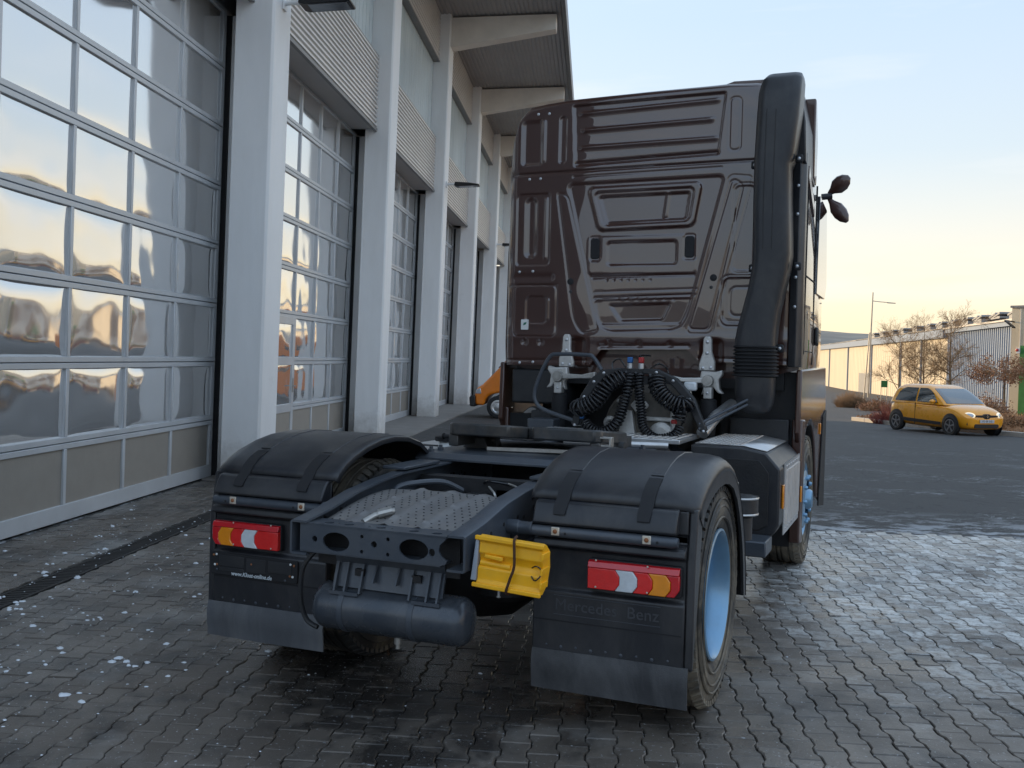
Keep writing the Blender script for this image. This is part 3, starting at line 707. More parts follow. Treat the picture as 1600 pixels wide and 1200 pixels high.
# --- air tank slung under the cross member
tk = MB(); tk.lathe([(.005, -.372), (.05, -.368), (.085, -.355), (.100, -.335), (.104, -.315), (.104, .315), (.100, .335), (.085, .355), (.05, .368), (.005, .372)], (.005, -.985, .515), 0, 40)
tko = tk.build('air_tank', MT['tank'], TR, ang=50)
for x in (-.205, .135):
    b = MB(); b.lathe([(.1055, -.014), (.108, -.012), (.108, .012), (.1055, .014)], (x, -.985, .515), 0, 40, closed=True); b.build('tank_strap', MT['frame'], tko)
MB().lathe([(.016, 0), (.016, -.03), (.010, -.034), (.010, -.05)], (.03, -.985, .412), 2, 12).build('drain_plug', MT['steel'], tko)
bk = MB()
sh_ = [(-1.035, .772), (-1.005, .772), (-1.00, .71), (-1.02, .66), (-1.035, .615), (-1.043, .615), (-1.03, .665), (-1.015, .715)]
bk.prism(sh_, 0, -.265, .265)
for x in (-.245, -.195, -.12, -.055, .055, .12, .20, .25):
    L_ = .598 if abs(x) > .1 else .65
    bk.prism([(-1.03, .72), (-1.005, .70), (-1.042, L_), (-1.070, L_)], 0, x-.0045, x+.0045)
bk.box(-.265, -.125, -1.072, -1.045, .585, .600).box(.135, .265, -1.072, -1.045, .585, .600)
bk.build('tank_bracket', MT['frame'], TR, ang=30)
for x in (-.135, .14): MB().box(x-.022, x+.022, -1.040, -1.005, .668, .698).build('bracket_slot', MT['dark'], TR)
MB().tube(catmull([(-.40, -.98, .74), (-.45, -1.0, .66), (-.465, -.99, .52), (-.44, -.98, .43), (-.38, -.98, .40)], 6), .011, 8).build('air_hose', MT['black_pl'], TR)
# --- wheels
def tyre_mesh(wd, D=1.05):
    h = wd/2; r0 = .300; ro = D/2
    prof = [(r0, -h*.72), (r0+.03, -h*.90), (r0+.10, -h), (ro-.09, -h*.98), (ro-.045, -h*.93), (ro-.022, -h*.86), (ro-.006, -h*.78),
            (ro, -h*.70), (ro, -h*.52), (ro-.014, -h*.50), (ro-.014, -h*.44), (ro, -h*.42), (ro, -h*.16), (ro-.014, -h*.14), (ro-.014, -h*.07), (ro, -h*.05)]
    prof = prof + [(r_, -x) for r_, x in prof[::-1]]
    m = MB(); n = 72; m.lathe(prof, (0, 0, 0), 0, n, closed=True)
    # shoulder lugs
    for j in range(60):
        an = 2*math.pi*j/60
        for sg in (-1, 1):
            c, s2 = math.cos(an), math.sin(an); rad = Vector((0, c, s2)); tan = Vector((0, -s2, c))
            m.obox(Vector((sg*h*.82, 0, 0))+rad*(ro-.014), Vector((sg*h*.14, 0, 0))-rad*.010, tan*.017, rad*.012+Vector((sg*.002, 0, 0)))
    # sidewall ribs
    for q in (.365, .42, .455):
        for sg in (-1, 1): m.lathe([(q-.006, sg*h*.985), (q, sg*(h*.985+.006)), (q+.006, sg*h*.985)], (0, 0, 0), 0, n, closed=True)
    return m.mesh('tyre', 40)
TYR = tyre_mesh(.30); TYF = tyre_mesh(.33)
def deep_rim(s):
    m = MB(); m.lathe([(.304, .130), (.311, .134), (.311, .142), (.300, .146), (.291, .138), (.285, .110), (.272, .085), (.266, .02), (.262, -.06), (.250, -.075), (.16, -.085), (.10, -.085)], (0, 0, 0), 0, 56, closed=True)
    if s < 0: m.v = [(-x, y, z) for x, y, z in m.v]
    return m.mesh('rim', 40)
def out_rim(s):
    m = MB(); m.lathe([(.304, .125), (.311, .130), (.311, .140), (.298, .144), (.288, .130), (.275, .10), (.268, .06), (.262, .055), (.250, .10), (.235, .150), (.20, .165), (.165, .168), (.160, .17)], (0, 0, 0), 0, 56, closed=True)
    for j in range(10):
        an = 2*math.pi*j/10; m.lathe([(.017, .160), (.017, .178), (.012, .190)], (0, .185*math.cos(an), .185*math.sin(an)), 0, 8)
    if s < 0: m.v = [(-x, y, z) for x, y, z in m.v]
    return m.mesh('rim', 40)
def hub_mesh(s, h0, h1, r_):
    m = MB(); m.lathe([(r_*1.6, h0), (r_*1.6, h0+.02), (r_, h0+.03), (r_*.95, h1-.02), (r_*.8, h1), (.002, h1+.004)], (0, 0, 0), 0, 28, closed=True)
    if s < 0: m.v = [(-x, y, z) for x, y, z in m.v]
    return m.mesh('hub', 40)
for s in (-1, 1):
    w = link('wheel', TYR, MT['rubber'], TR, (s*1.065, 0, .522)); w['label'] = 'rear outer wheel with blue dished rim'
    link('rim', deep_rim(s), MT['blue_rim'], w); link('hub', hub_mesh(s, -.085, .02, .11), MT['hub'], w)
    nut = MB()
    for j in range(10):
        an = 2*math.pi*j/10; nut.lathe([(.016, -.08), (.016, -.05), (.010, -.035)], (0, .167*math.cos(an), .167*math.sin(an)), 0, 6)
    nut.v = [(s*x, y, z) for x, y, z in nut.v]; nut.build('wheel_nuts', MT['hub'], w)
    w2 = link('wheel', TYR, None, TR, (s*.725, 0, .522))
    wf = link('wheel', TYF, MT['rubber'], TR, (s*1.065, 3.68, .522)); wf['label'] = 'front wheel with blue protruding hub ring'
    link('rim', out_rim(s), MT['blue_rim'], wf); link('hub', hub_mesh(s, .08, .21, .085), MT['blue_rim'], wf)
ax = MB(); ax.tube([(-1.0, 0, .52), (-.45, 0, .52)], .09, 16).tube([(.45, 0, .52), (1.0, 0, .52)], .09, 16).lathe([(.10, -.45), (.13, -.30), (.24, -.16), (.27, 0), (.24, .16), (.13, .30), (.10, .45)], (0, 0, .54), 0, 24)
ax.lathe([(.27, 0), (.25, -.10), (.16, -.17), (.03, -.19)], (0, -.02, .55), 1, 20); ax.tube([(0, .2, .56), (0, 2.4, .70)], .06, 12)
ax.build('rear_axle', MT['dark'], TR)
for s in (-1, 1):
    for y in (-.45, .45):
        bl = MB(); bl.lathe([(.10, .50), (.14, .53), (.155, .60), (.14, .66), (.155, .72), (.14, .78), (.10, .80)], (s*.30 if y < 0 else s*.50, y, 0), 2, 18); bl.build('air_spring', MT['dark'], TR)
MB().tube([(-1.0, 3.68, .52), (1.0, 3.68, .52)], .08, 12).build('front_axle', MT['dark'], TR)
# valves, lines and a pale hose loop seen between the rails
vl = MB()
for x, y, z in ((-.16, -.12, .86), (-.02, -.12, .86), (.12, -.05, .88), (.24, .0, .90)): vl.lathe([(.035, -.05), (.042, -.03), (.042, .03), (.025, .05)], (x, y, z), 1, 12); vl.box(x-.05, x+.05, y, y+.10, z-.05, z+.06)
vl.build('valve_block', MT['black_pl'], TR)
MB().tube(catmull([(-.34, -.42, .90), (-.31, -.40, .965), (-.24, -.33, .985), (-.16, -.20, .98), (-.10, -.1, .93)], 6), .015, 8).build('cable_conduit', MT['frame'], TR)
for i, pth in enumerate(([(.05, -.1, .96), (.11, -.16, .93), (.12, -.12, .84)], [(.15, -.08, .98), (.24, -.14, .96), (.26, -.16, .88)], [(.0, -.05, .97), (.06, -.12, .99), (.16, -.05, .97)])):
    MB().tube(catmull(pth, 6), .006, 6).build('air_line', MT['steel'] if i < 2 else MT['hose'], TR)

# --- rear mudguards with flaps, tubes and lamps
def fender(s):
    X = lambda x: s*x
    # cap: outer and inner outline in (y, z)
    outl = [(-.665, 1.012), (-.640, 1.048), (-.585, 1.085), (-.50, 1.122), (-.38, 1.158), (-.25, 1.182), (-.10, 1.192), (.05, 1.180), (.20, 1.140), (.34, 1.060), (.45, .955), (.54, .830), (.61, .700), (.655, .560), (.69, .37)]
    x_in, x_a, x_out = .500, 1.175, 1.240
    m = MB(); rings = []
    for (y, z) in outl:
        # section across: inner lip, flat top, rounded shoulder, outer skirt edge
        c = Vector((y-0.0, z-.55)); c.normalize()
        def off(d): return (y-c[0]*d, z-c[1]*d)
        row = []
        for x, d in ((x_in, .030), (x_in+.004, .008), (x_in+.02, 0), (.55, 0), (.70, 0), (.85, -.002), (1.0, 0), (1.14, .003), (1.185, .012), (1.215, .028), (1.232, .050), (x_out, .075)):
            yy, zz = off(d); row.append((X(x), yy, zz))
        rings.append(row)
    n = len(rings[0])
    m.add([p for r_ in rings for p in r_], [(i*n+j, i*n+j+1, (i+1)*n+j+1, (i+1)*n+j) for i in range(len(rings)-1) for j in range(n-1)])
    cap = m.build('mudguard', MT['black_fender'], TR, ang=50)
    sm = cap.modifiers.new('s', 'SOLIDIFY'); sm.thickness = .008; sm.offset = 0
    # outer skirt ring
    sk = MB(); ou, inn = [], []
    for (y, z) in outl:
        c = Vector((y, z-.52)); c.normalize(); ou.append((y-c[0]*.072, z-c[1]*.072)); inn.append((y-c[0]*.135, z-c[1]*.135))
    L = len(ou); V_ = []
    for x in (1.226, 1.2405):
        V_ += [(X(x), *p) for p in ou] + [(X(x), *p) for p in inn]
    F_ = []
    for i in range(L-1):
        F_ += [(i, i+1, L+i+1, L+i), (2*L+i, 3*L+i, 3*L+i+1, 2*L+i+1), (L+i, L+i+1, 3*L+i+1, 3*L+i), (i, 2*L+i, 2*L+i+1, i+1)]
    F_ += [(0, L, 3*L, 2*L), (L-1, 3*L-1, 4*L-1, 2*L-1)]
    sk.add(V_, F_); sk.build('skirt', MT['black_fender'], cap, ang=50)
    # raised bands over the cap and rubber latches at their lower ends
    for xb in (.655, 1.025):
        bd_ = MB(); rows = []
        for (y, z) in outl[3:9]:
            c = Vector((y, z-.55)); c.normalize()
            rows.append([(X(xb-.035), y-c[0]*.004, z-c[1]*.004), (X(xb-.027), y+c[0]*.007, z+c[1]*.007), (X(xb+.027), y+c[0]*.007, z+c[1]*.007), (X(xb+.035), y-c[0]*.004, z-c[1]*.004)])
        bd_.add([p for r_ in rows for p in r_], [(i*4+j, i*4+j+1, (i+1)*4+j+1, (i+1)*4+j) for i in range(len(rows)-1) for j in range(3)])
        bd_.build('band', MT['black_fender'], cap, ang=30)
        lt = MB(); rows = []
        for (y, z, o_) in ((-.520, 1.114, .008), (-.585, 1.086, .011), (-.640, 1.048, .011), (-.668, 1.010, .012), (-.700, .985, .012), (-.722, .955, .010)):
            c = Vector((y, z-.75)); c.normalize()
            wv = .030 if z > .97 else .026
            rows.append([(X(xb-wv), y+c[0]*(o_-.012), z+c[1]*(o_-.012)), (X(xb-wv), y+c[0]*o_, z+c[1]*o_), (X(xb+wv), y+c[0]*o_, z+c[1]*o_), (X(xb+wv), y+c[0]*(o_-.012), z+c[1]*(o_-.012))])
        lt.loft(rows); lt.build('rubber_latch', MT['seal'], cap, ang=30)
    # protruding lip above the tube
    lp = MB(); lp.prism([(-.630, 1.020), (-.690, 1.004), (-.712, .975), (-.735, .925), (-.735, .912), (-.700, .905), (-.655, .905)], 0, *sorted((X(.535), X(1.165)))); lp.build('rear_lip', MT['black_fender'], TR, bevel=.008)
    # rear panel: stepped moulding
    rp_ = MB(); rp_.prism([(-.640, 1.004), (-.655, 1.004), (-.662, .905), (-.640, .90), (-.640, .862), (-.705, .845), (-.712, .815), (-.672, .80), (-.668, .63), (-.690, .615), (-.690, .345), (-.640, .345)], 0, *sorted((X(.532), X(1.20))))
    rp_.prism([(-.560, 1.01), (-.64, 1.01), (-.655, .90), (-.675, .80), (-.682, .35), (-.66, .34), (-.60, .60), (-.55, .9)], 0, *sorted((X(1.201), X(1.236))))
    rp = rp_.build('rear_panel', MT['black_fender'], TR, bevel=.010, seg=3)
    MB().box(*sorted((X(.54), X(1.19))), -.6925, -.6895, .488, .4935).build('panel_seam', MT['seal'], rp)
    MB().prism([(-.66, .862), (-.698, .850), (-.706, .84), (-.66, .80)], 0, *sorted((X(.70), X(1.19)))).build('lamp_hood', MT['black_fender'], rp, bevel=.004)
    # mud flap
    fl = MB(); rows = []
    for i in range(6):
        z = .362-.172*i/5; y = -.694-.010*math.sin(i*.9)-.012*(i/5)**2
        rows.append([(X(.535+.0*i), y, z), (X(.75), y-.004, z), (X(1.0), y+.003, z-.003*(i/5)), (X(1.222), y, z), (X(1.222), y+.008, z), (X(.535), y+.008, z)])
    fl.loft(rows); fl.build('mud_flap', MT['black_flap'] if s > 0 else MT['flap_grey'], rp, ang=60)
    rv = MB()
    for i in range(9):
        rv.dome((X(.60+.067*i), -.691, .382-.004*(i % 2)), .008 if i % 2 else .0055, 1, -1, 8, .003)
    rv.build('rivets', MT['frame'], rp)
    # cross tube with clamps
    tb = MB(); tb.lathe([(.020, .43), (.0245, .432), (.0245, 1.150), (.020, 1.172), (.001, 1.175)], (0, -.715, .880), 0, 20); tb.v = [(X(x), y, z) for x, y, z in tb.v]
    tube_o = tb.build('support_tube', MT['frame'], TR)
    tb = MB(); tb.lathe([(.028, .40), (.031, .41), (.031, .47), (.027, .475), (.027, .52), (.030, .525), (.030, .535)], (0, -.715, .885), 0, 18); tb.v = [(X(x), y, z) for x, y, z in tb.v]; tb.build('tube_socket', MT['frame'], tube_o)
    for xb in (.645, 1.045):
        MB().box(X(xb)-.0185, X(xb)+.0185, -.7425, -.733, .867, .903).build('clamp', MT['copper'], tube_o, bevel=.003)
        MB().dome((X(xb), -.742, .885), .010, 1, -1, 10, .006).build('clamp_bolt', MT['rust'], tube_o)
        MB().lathe([(.006, 0), (.006, -.002)], (X(xb+.045), -.7385, .878), 1, 8).build('tube_hole', MT['seal'], tube_o)
    # tail lamp
    x0, x1, z0, z1 = .788, 1.183, .652, .774
    hs = MB(); hs.prism(rrect(x0-.004, x1+.004, z0-.004, z1+.004, .012), 1, -.668, -.700); hs.v = [(X(x), y, z) for x, y, z in hs.v]
    lamp = hs.build('tail_lamp', MT['seal'], TR, bevel=.003); W_ = x1-x0
    fr_ = [0, .305, .50, .665, .855, 1.0]; mats = ['red_lens2', 'white_lens', 'red_lens2', 'amber_lens', 'red_lens']
    zl, zh = z0+.002, z1-.030; zm = (zl+zh)/2
    for i in range(5):
        a0, a1 = x0+W_*fr_[i]+.0006, x0+W_*fr_[i+1]-.0006; k0 = 0 if i == 0 else .020; k1 = .020 if i < 4 else 0
        r_ = .020 if i == 4 else 0
        poly = [(a0, zl), (a0+k0, zl+.028), (a0+k0, zh-.028), (a0, zh)]
        poly += [(a1, zh), (a1+k1, zh-.028), (a1+k1, zl+.028), (a1, zl)] if i < 4 else [(a1, zh), (a1, zl+.03), (a1-.02, zl)]
        q = MB(); q.prism([(X(x), z) for x, z in poly], 1, -.69, -.722-.002*(i % 2)); q.build('lens', MT[mats[i]], lamp, bevel=.004)
    q = MB(); q.add([(X(x), y, z) for x in (x0, x1-.002) for y, z in ((-.69, zh+.001), (-.726, zh+.001), (-.716, z1-.004), (-.70, z1), (-.69, z1))], [(0, 5, 6, 1), (1, 6, 7, 2), (2, 7, 8, 3), (3, 8, 9, 4), (4, 9, 5, 0), (0, 1, 2, 3, 4), (5, 9, 8, 7, 6)])
    q.build('top_lens', MT['red_lens'], lamp, bevel=.003)
    for xx, zz in ((.04, .125), (.04, .012), (.275, .120), (.275, .012)): MB().dome((X(x0+xx*.95), -.7265 if zz > .1 else -.7245, z0+zz), .0045, 1, -1, 8, .002).build('screw', MT['copper'], lamp)
    return rp
fR = fender(1); fL = fender(-1)
text('embossed_lettering', 'Mercedes', .070, MT['emboss'], fR, FACE_BACK(.775, -.6905, .560), .0015, 1.02); text('embossed_lettering', 'Benz', .070, MT['emboss'], fR, FACE_BACK(1.025, -.6905, .560), .0015, 1.02)
for z in (.600, .518): MB().box(.63, 1.10, -.692, -.6895, z, z+.002).build('embossed_line', MT['frame'], fR)
# number plate carrier on the left panel
pc = MB(); pc.prism(rrect(-1.205, -.685, .500, .612, .012), 1, -.690, -.702); pc = pc.build('plate_carrier', MT['seal'], fL, bevel=.003)
for x0, x1, z0, z1 in ((-1.15, -1.00, .545, .600), (-.985, -.87, .530, .598), (-.855, -.72, .540, .598), (-1.15, -1.0, .522, .540)): MB().box(x0, x1, -.7045, -.7015, z0, z1).build('plate_rib', MT['black_pl'], pc, bevel=.002)
text('plate_lettering', 'www.Klost-online.de', .0285, MT['white_print'], pc, FACE_BACK(-.955, -.7035, .513), .0006, 1.0, shear=.25, bold=.0006)
for x, z, m_ in ((-1.168, .600, 'white_pl'), (-1.185, .596, 'rust'), (-1.178, .548, 'white_pl'), (-1.165, .550, 'rust'), (-.725, .592, 'white_pl'), (-.705, .588, 'rust'), (-.712, .533, 'white_pl'), (-.728, .535, 'rust'), (-.955, .570, 'rust'), (-1.165, .525, 'frame'), (-.755, .511, 'frame')):
    MB().dome((x, -.702, z), .0065, 1, -1, 8, .004).build('screw', MT[m_], pc)
# --- fifth wheel on its mounting plate
fwm = MB()
def horn(s):
    return [(s*.050, .62), (s*.060, .46), (s*.075, .435), (s*.43, .445), (s*.465, .48), (s*.47, .62), (s*.47, .95), (s*.40, 1.15), (s*.24, 1.27), (s*.10, 1.31), (s*.10, .80)]
for s in (-1, 1): fwm.prism(horn(s), 2, 1.140, 1.212)
fwm.prism([(-.101, .80), (.101, .80), (.101, 1.31), (-.101, 1.31)], 2, 1.141, 1.211)
fwm.v = [(x, y, z+.004+(.70-y)*.085) for x, y, z in fwm.v]
fwo = fwm.build('fifth_wheel', MT['grease'], TR, bevel=.010)
for s in (-1, 1):
    sk = MB(); sk.prism([(.46, 1.10), (.46, 1.165), (1.1, 1.165), (1.1, 1.10)], 0, *sorted((s*.40, s*.46))); sk.build('ramp', MT['grease'], fwo, bevel=.006)
    pd = MB(); pd.prism([(s*.30, 1.03), (s*.52, 1.03), (s*.47, 1.09), (s*.42, 1.14), (s*.34, 1.14), (s*.32, 1.09)], 1, .70, .92); pd.build('pedestal', MT['grease'], fwo, bevel=.008)
    MB().tube([(s*.30, .81, 1.115), (s*.50, .81, 1.115)], .035, 14).build('pivot_pin', MT['grease'], fwo)
hnd = MB(); hnd.prism([(.44, 1.145), (.52, 1.145), (.52, 1.20), (.44, 1.20), (.44, 1.188), (.505, 1.188), (.505, 1.157), (.44, 1.157)], 1, .47, .52); hnd.build('lock_bracket', MT['steel'], fwo, bevel=.003)
MB().tube([(-.46, .52, 1.15), (-.52, .52, 1.148)], .012, 8).dome((-.52, .52, 1.148), .02, 0, -1, 10).build('release_handle', MT['dark'], fwo)
mp_ = MB(); mp_.prism([(.24, 1.036), (.27, 1.036), (.30, 1.055), (1.28, 1.055), (1.30, 1.036), (1.34, 1.036), (1.34, 1.048), (1.31, 1.075), (.29, 1.075), (.25, 1.050), (.24, 1.050)], 0, -.56, .56)
mpo = mp_.build('mounting_plate', MT['frame'], TR, bevel=.003)
for s in (-1, 1):
    for y in (.32, .44, .9, 1.2): MB().lathe([(.020, 0), (.020, .016), (.012, .016), (.012, .03)], (s*.50, y, 1.075), 2, 6).build('bolt', MT['frame'], mpo)
    ml = MB(); ml.prism([(.10, 1.035), (1.5, 1.035), (1.5, .90), (1.3, .86), (.3, .86), (.10, .93)], 0, *sorted((s*.4185, s*.432))); ml.build('side_bracket', MT['frame'], mpo, bevel=.003)
MB().bar((-.25, .55, 1.09), (.28, .62, 1.095), .03, .02).build('lock_bar', MT['steel'], fwo)
# --- deck plates and fuel tank between axle and cab
dk = MB(); dk.box(-.62, .56, 1.95, 2.62, 1.055, 1.085); dko = dk.build('catwalk', MT['alu_sheet'], TR, bevel=.004)
st_ = MB()
for i in range(22):
    for j in range(14):
        x, y = -.58+.052*i, 1.99+.045*j; sg = 1 if (i+j) % 2 else -1
        st_.obox((x, y, 1.0865), Vector((.014, .014*sg, 0)), Vector((-.003*sg, .003, 0)), (0, 0, .0018))
tag(st_.build('tread_marks', MT['alu_sheet'], dko), kind='stuff')
MB().tube([(-.1, 1.45, 1.072), (.56, 1.62, 1.072)], .022, 12).build('cross_pipe', MT['alu_sheet'], TR)
MB().box(-.56, .56, 1.60, 1.68, 1.00, 1.045).build('crossmember', MT['dark'], TR)
ft = MB(); ft.prism(rrect(-1.21, -.52, .42, 1.02, .10, 5), 1, .86, 2.45); fto = ft.build('fuel_tank', MT['alu_sheet'], TR, bevel=.02)
MB().lathe([(.055, 0), (.060, .02), (.060, .045), (.05, .055)], (-.74, 1.02, 1.018), 2, 20).build('filler_neck', MT['white_pl'], fto)
MB().lathe([(.062, 0), (.066, .008), (.066, .028), (.055, .034)], (-.75, 1.00, 1.074), 2, 20).build('filler_cap', MT['dark'], fto)
for y in (1.15, 1.95): MB().prism([(x*1.0, z) for x, z in rrect(-1.215, -.515, .415, 1.026, .103, 5)], 1, y, y+.05).build('tank_band', MT['dark'], fto)
# right hand box with tread plate top
bx = MB(); bp = [(.64, .50), (1.13, .455), (1.205, .50), (1.235, .56), (1.235, .93), (1.14, 1.035), (.98, 1.065), (.64, 1.065)]
bx.prism(bp, 1, 1.93, 3.02); bxo = bx.build('equipment_box', MT['black_fender'], TR, bevel=.015, seg=3)
bk2 = MB(); bk2.prism([(.70, .56), (1.10, .52), (1.165, .56), (1.165, .90), (1.10, .985), (.70, .99)], 1, 1.920, 1.929); bk2.build('rear_recess', MT['dark'], bxo, bevel=.004)
sdp = MB()
sdp.box(1.2355, 1.2415, 2.13, 2.98, .47, .955)
for i in range(8):
    y = 2.21+.092*i; sdp.prism([(1.241, y), (1.254, y+.014), (1.254, y+.046), (1.241, y+.06)], 2, .53, .90)
sdp.build('ribbed_side_panel', MT['alu_sheet'], bxo)
rv = MB()
for i in range(7):
    for z in (.505, .928): rv.dome((1.2415, 2.22+.115*i, z), .010, 0, 1, 8, .005)
rv.build('panel_rivets', MT['bolt'], bxo)
MB().box(1.236, 1.252, 2.02, 2.075, .66, .82).build('amber_marker', MT['amber_lens'], bxo, bevel=.006)
tp = MB(); tp.add([(.66, 1.98, 1.067), (.985, 1.98, 1.067), (.985, 2.98, 1.067), (.66, 2.98, 1.067), (1.139, 1.98, 1.038), (1.139, 2.98, 1.038)], [(0, 1, 2, 3), (1, 4, 5, 2)])
tpo = tp.build('tread_plate', MT['alu_sheet'], bxo, recalc=False)
so_ = tpo.modifiers.new('s', 'SOLIDIFY'); so_.thickness = -.006
st_ = MB()
for i in range(9):
    for j in range(22):
        x, y = .69+.034*i, 2.0+.045*j; sg = 1 if (i+j) % 2 else -1
        st_.obox((x, y, 1.0745), Vector((.011, .011*sg, 0)), Vector((-.003*sg, .003, 0)), (0, 0, .002))
tag(st_.build('tread_marks', MT['alu_sheet'], tpo), kind='stuff')
dg_ = MB(); dg_.lathe([(.10, 0), (.11, .01), (.11, .10), (.09, .11)], (1.13, .98, .76), 2, 24); dg_.lathe([(.075, 0), (.08, .005), (.08, .13), (.06, .14)], (1.13, .98, .62), 2, 20)
dgo = dg_.build('air_dryer', MT['black_pl'], TR)
MB().lathe([(.112, 0), (.114, .006), (.112, .012)], (1.13, .98, .855), 2, 24, closed=True).lathe([(.112, 0), (.114, .006), (.112, .012)], (1.13, .98, .765), 2, 24, closed=True).build('dryer_ring', MT['alu_sheet'], dgo)
MB().tube([(1.10, 1.0, .87), (1.10, 1.02, .93), (1.06, 1.05, .98)], .02, 8).build('dryer_port', MT['alu'], dgo)
MB().box(.78, 1.20, 1.62, 1.90, .40, .50).build('lower_skirt', MT['frame'], TR, bevel=.01)
# ------------------------------------------------------------------ cab
CY, CF = 2.95, 5.08
xs_t = [-1.19, -1.180, -1.168, -1.145, -1.093, -1.04, -.992, -.85, -.64, 0, .64, .85, .992, 1.04, 1.093, 1.145, 1.168, 1.180, 1.19]
zs_t = [2.9, 3.10, 3.22, 3.42, 3.60, 3.665, 3.700, 3.720, 3.737, 3.752, 3.760, 3.750, 3.725, 3.69, 3.62, 3.44, 3.22, 3.10, 2.9]
zt = lambda x: np.interp(x, xs_t, zs_t)
zb = lambda x: np.interp(x, [-1.2, -.42, -.33, .37, .47, 1.2], [1.558, 1.572, 1.700, 1.715, 1.625, 1.61])
def smooth(e0, e1, v): t = np.clip((v-e0)/(e1-e0), 0, 1); return t*t*(3-2*t)
def sd_poly(Xg, Zg, poly, rnd=.03):
    """rounded convex polygon (counter-clockwise in x, z): signed distance, negative inside"""
    d = np.full(Xg.shape, -1e9); n = len(poly); ds = []
    for i in range(n):
        (x0, z0), (x1, z1) = poly[i], poly[(i+1) % n]; ex, ez = x1-x0, z1-z0; L = math.hypot(ex, ez)
        ds.append(((Xg-x0)*ez-(Zg-z0)*ex)/L + rnd)
    ds = np.array(ds); mx_ = ds.max(0); pos_ = np.maximum(ds, 0); s2 = np.sort(pos_, axis=0)[-2:]
    return np.where(mx_ > 0, np.sqrt((s2**2).sum(0)), mx_) - rnd
def rc(x0, x1, z0, z1): return [(x0, z0), (x1, z0), (x1, z1), (x0, z1)]
NX, NZ = 330, 300
xg = np.linspace(-1.19, 1.19, NX)
T = np.linspace(0, 1, NZ)
Xg = np.repeat(xg[:, None], NZ, 1); Zg = zb(xg)[:, None] + T[None, :]*(zt(xg)-zb(xg))[:, None]
H = np.zeros_like(Xg)                                  # outward (towards the rear)
def recess(poly, d, w=.018, r=.03):
    global H; s_ = sd_poly(Xg, Zg, poly, r); w = max(.011, w*.62); H -= d*(1-smooth(-w, 0, s_))
def groove(poly, d=.006, w=.007, r=.03):
    global H; s_ = sd_poly(Xg, Zg, poly, r); H -= d*np.exp(-(s_/w)**2)
def line(p, q, d, w):
    global H
    (x0, z0), (x1, z1) = p, q; ex, ez = x1-x0, z1-z0; L2 = ex*ex+ez*ez
    t = np.clip(((Xg-x0)*ex+(Zg-z0)*ez)/L2, 0, 1); dd = np.hypot(Xg-x0-t*ex, Zg-z0-t*ez); H -= d*np.exp(-(dd/w)**2)
H += .018*np.cos(Xg*1.2)*1.0                          # gentle crown
# roof module above the joint
line((-1.19, 3.140), (1.19, 3.165), .016, .008); line((-.60, 3.100), (.60, 3.120), .006, .006)
recess([(-.60, 3.185), (.575, 3.215), (.625, 3.70), (-.625, 3.685)], .020, .03, .02)
for z0, z1, x0, x1, hgt in ((3.612, 3.645, -.590, .590, .014), (3.478, 3.500, -.570, .545, .016), (3.340, 3.352, -.585, .585, .014)):
    t = (Xg-x0)/(x1-x0); zc = z0+(z1-z0)*t; up_ = Zg-zc
    prof = np.where(up_ > 0, np.exp(-(up_/.008)**2), np.exp(-(up_/.022)**2)); H += hgt*prof*smooth(x0, x0+.06, Xg)*(1-smooth(x1-.05, x1, Xg))
line((-.575, 3.205), (.56, 3.235), .016, .016)
recess(rc(-1.075, -.860, 3.20, 3.595), .016, .07, .05); line((-.872, 3.25), (-.872, 3.56), -.010, .014)
recess(rc(-.735, -.665, 3.215, 3.60), .012, .02, .03)
groove(rc(.650, .735, 3.245, 3.645), .006, .006, .035)
# lower wall: big U pressing
U = [(-.300, 1.850), (.285, 1.868), (.350, 1.925), (.625, 3.060), (-.650, 3.045), (-.375, 1.915)]
recess(U, .014, .022, .05); groove(U, .005, .008, .05)
groove([(-.49, 1.83), (-.36, 1.85), (-.645, 2.95), (-.735, 2.98), (-.57, 1.93)], .006, .007, .03)
groove([(.375, 1.875), (.535, 1.872), (.765, 2.985), (.68, 3.03)], .006, .007, .04)
groove([(.36, 1.84), (.56, 1.84), (.84, 3.04), (.66, 3.06)], .004, .006, .04)
# window pressing
W1 = [(-.385, 2.650), (.405, 2.668), (.465, 3.025), (-.485, 3.015)]; W2 = [(-.345, 2.690), (.365, 2.706), (.405, 2.985), (-.43, 2.975)]; W3 = [(-.312, 2.718), (.332, 2.734), (.358, 2.944), (-.380, 2.934)]
recess(W1, -.022, .03, .06); recess(W2, .016, .022, .05); recess(W3, .022, .012, .025); groove(W3, .005, .005, .025)
line((.165, 2.76), (.185, 2.93), -.012, .014)
# lower pocket, vents, seams
recess(rc(-.300, .268, 2.380, 2.570), .016, .014, .03); groove(rc(-.300, .268, 2.380, 2.570), .005, .005, .03)
recess(rc(-.47, .43, 2.30, 2.62), -.008, .03, .04)
for x in (-.404, .366): recess(rc(x-.055, x+.055, 2.41, 2.62), .010, .012, .03)
line((-.42, 2.285), (.41, 2.300), .010, .008); line((-.40, 2.118), (.415, 2.145), .008, .007); line((-.40, 2.165), (.43, 2.19), .004, .006)
recess([(-.36, 1.90), (.32, 1.915), (.41, 2.125), (-.40, 2.105)], .008, .012, .03)
recess([(-.180, 1.932), (.168, 1.945), (.228, 2.078), (-.272, 2.064)], .018, .012, .02); groove([(-.180, 1.932), (.168, 1.945), (.228, 2.078), (-.272, 2.064)], .005, .005, .02)
